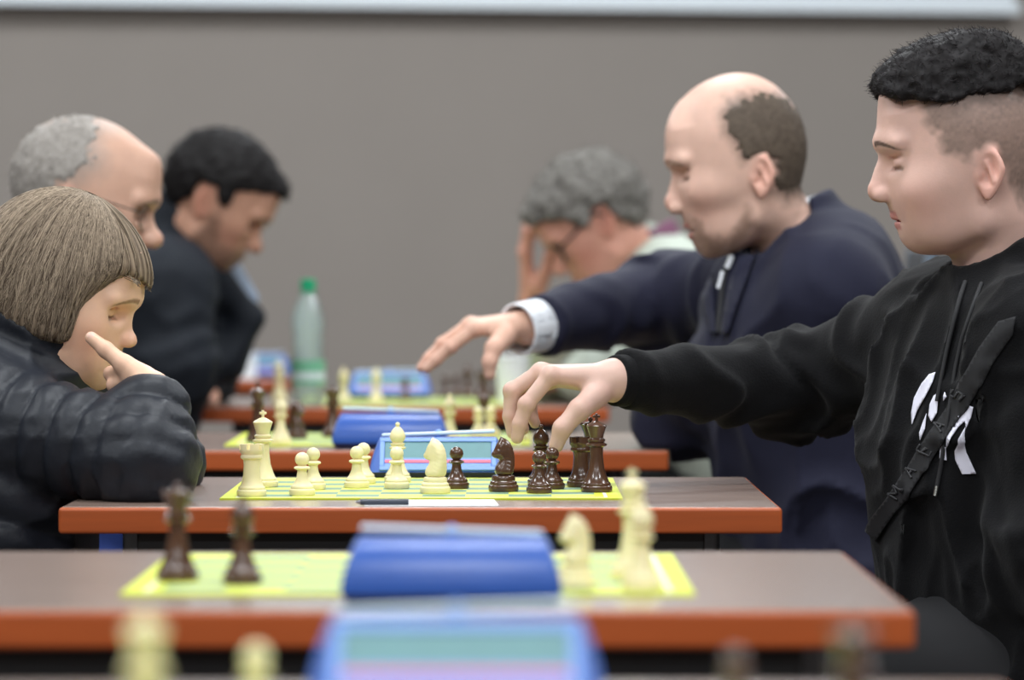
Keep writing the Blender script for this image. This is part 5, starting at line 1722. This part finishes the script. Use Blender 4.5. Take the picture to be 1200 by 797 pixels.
# ================================================================== grey-haired man with glasses, head on hand
D6 = 8.0
h6 = Head((707, 267), D6, -1, 38, scale=1.06, top=.138, back=-.100, halfw=.076, nose_w=.0155)
J6 = dict(neck=P(758, 305, 8.06), pelvis=P(905, 600, 8.05), shR=P(776, 342, 8.23), shL=P(805, 338, 7.88), elR=P(660, 447, 8.22), wrR=P(624, 352, 8.14), elL=P(705, 440, 7.92), wrL=P(672, 446, 8.08))
J6 = seated(J6, -1, yoff=.11, spread=.085, table='E')
hd6 = dict(wrist=P(622, 350, 8.13), s=1.05, n=np.array([-.9, 0, .2]),
           fingers=[H((617, 298, 8.09), (622, 272, 8.07), (634, 262, 8.06), (643, 260, 8.05)), H((614, 294, 8.11), (618, 268, 8.10), (630, 258, 8.09), (640, 255, 8.08)),
                    H((614, 296, 8.13), (618, 270, 8.13), (628, 260, 8.12), (638, 256, 8.11)), H((617, 302, 8.15), (621, 280, 8.15), (628, 270, 8.14), (634, 266, 8.13))],
           thumb=H((632, 335, 8.10), (640, 318, 8.08), (644, 302, 8.07), (646, 288, 8.065)))
hd6b = generic_hand(J6['wrL'], (-.4, .9, 0), (0, 0, 1), 1.0, .06, -1); hd6b['coarse'] = True
root, base, _ = build_person('grey', 'man with curly grey hair and dark-rimmed glasses resting his forehead on his hand', J6, h6, [hd6, hd6b],
    dict(skin=(216, 158, 138), brow=(120, 104, 96), red=(212, 124, 108)), direction=-1, res=(.0042, .0046, .016))
hp6 = [(.104, .085), (.118, .105), (.10, .150), (.03, .175), (-.06, .165), (-.125, .12), (-.14, .05), (-.12, -.03), (-.075, -.065), (-.05, -.04), (-.032, .0), (-.028, .04), (.0, .045), (.02, .02), (.036, .03), (.05, .06), (.078, .078)]
hair_shell(root, base, h6, hp6, .015, .0046, (74, 71, 68), (140, 136, 130), noise_amp=.006, nfreq=46, edge=.010, fuzz=3200, fuzz_len=.016, rad=.0008, flow=(-.3, 0, .4), label='wavy grey hair')
spectacles(root, base, h6, M_glassf, r=(.027, .019), thick=.0028, z=-.004)
def shirt6(Q):
    d = torso_f(Q, J6, .022, lo=-.13, hi=.0)
    d = smin(d, cap(Q, J6['shL'], J6['neck'], .074, .055), .05)
    d = smin(d, cap(Q, J6['shR'], J6['neck'], .074, .055), .05)
    for sd in 'LR':
        d = smin(d, sleeve_f(Q, J6, sd, (.074, .054, .040), cut=.02, folds=.01, seed=6), .03)
    n = vnoise(Q, 10, 5)
    return d - .008 * (1 - np.abs(2 * n - 1)) ** 2
sh6 = garment(root, base, 'shirt', shirt6, np.array([J6['wrR'][0] - .05, J6['shL'][1] - .16, .40]), np.array([J6['pelvis'][0] + .26, J6['elR'][1] + .16, 1.12]), .0125, M_grey)
def collar6(Q):
    q = Q - (J6['neck'] + np.array([.0, 0, .03])).astype(F32)
    ax = unit(np.array([-.5, 0, 1.0])).astype(F32)
    hgt = q @ ax; rad = norm(q - hgt[:, None] * ax)
    return smax(np.abs(rad - .066) - .006, np.abs(hgt) - .026, .006)
garment(root, base, 'shirt_collar', collar6, J6['neck'] - .11, J6['neck'] + .13, .007, mat('plum_collar', (120, 76, 100), 0.8))

# ------------------------------------------------------------------ chairs
M_chf = mat('grey_blue_chair_frame', (120, 132, 146), 0.4, metal=.3)
M_chs = mat('charcoal_chair_fabric', (58, 58, 62), 0.9, noise=.1, nscale=150)
def chair(x, y, direction, label, seat_z=.45, back_off=.23, top=.86):
    """x,y = seat centre; the sitter faces +x (direction 1) or -x"""
    root = empty('chair', (x, y, 0), 0 if direction > 0 else math.pi)
    tag(root, label, 'chair', 'chairs at the chess tables')
    link('seat', box_mesh('seat', (0, 0, seat_z - .03), (.42, .43, .05), .018, 3), M_chs, root)
    for sy in (-1, 1):
        link('leg', tube_mesh('leg', [(.18, sy * .19, seat_z - .05), (.20, sy * .20, 0.0)], .012, 10), M_chf, root)
        link('leg', tube_mesh('leg', [(-.20, sy * .19, seat_z - .05), (-.26, sy * .20, 0.0)], .012, 10), M_chf, root)
        link('back_post', tube_mesh('back_post', [(-.20, sy * .195, seat_z - .05), (-back_off, sy * .195, seat_z + .08), (-back_off - .05, sy * .195, top)], .013, 10), M_chf, root)
    rot = Matrix.Rotation(math.radians(-6), 3, 'Y')
    link('backrest', box_mesh('backrest', (-back_off - .035, 0, (seat_z + .22 + top) / 2), (.035, .37, top - seat_z - .22), .014, 3, rot), M_chs, root)
    link('seat_frame', box_mesh('seat_frame', (-.01, 0, seat_z - .06), (.40, .40, .015), .004, 1), M_chf, root)
chair(J1['pelvis'][0] + .02, J1['pelvis'][1], -1, 'chair under the young man in the black hoodie')
chair(J2['pelvis'][0] - .02, J2['pelvis'][1], 1, 'chair under the child in the quilted jacket')
chair(J3['pelvis'][0] + .02, J3['pelvis'][1], -1, 'chair under the bald man in the navy suit')
chair(J4['pelvis'][0] - .02, J4['pelvis'][1], 1, 'chair under the balding grey-haired man behind the child')
chair(J5['pelvis'][0] - .02, J5['pelvis'][1], 1, 'chair under the dark-haired man at the far table')
chair(J6['pelvis'][0] + .02, J6['pelvis'][1], -1, 'grey-blue chair with high back behind the navy suit, seat of the man with grey hair', top=1.06)
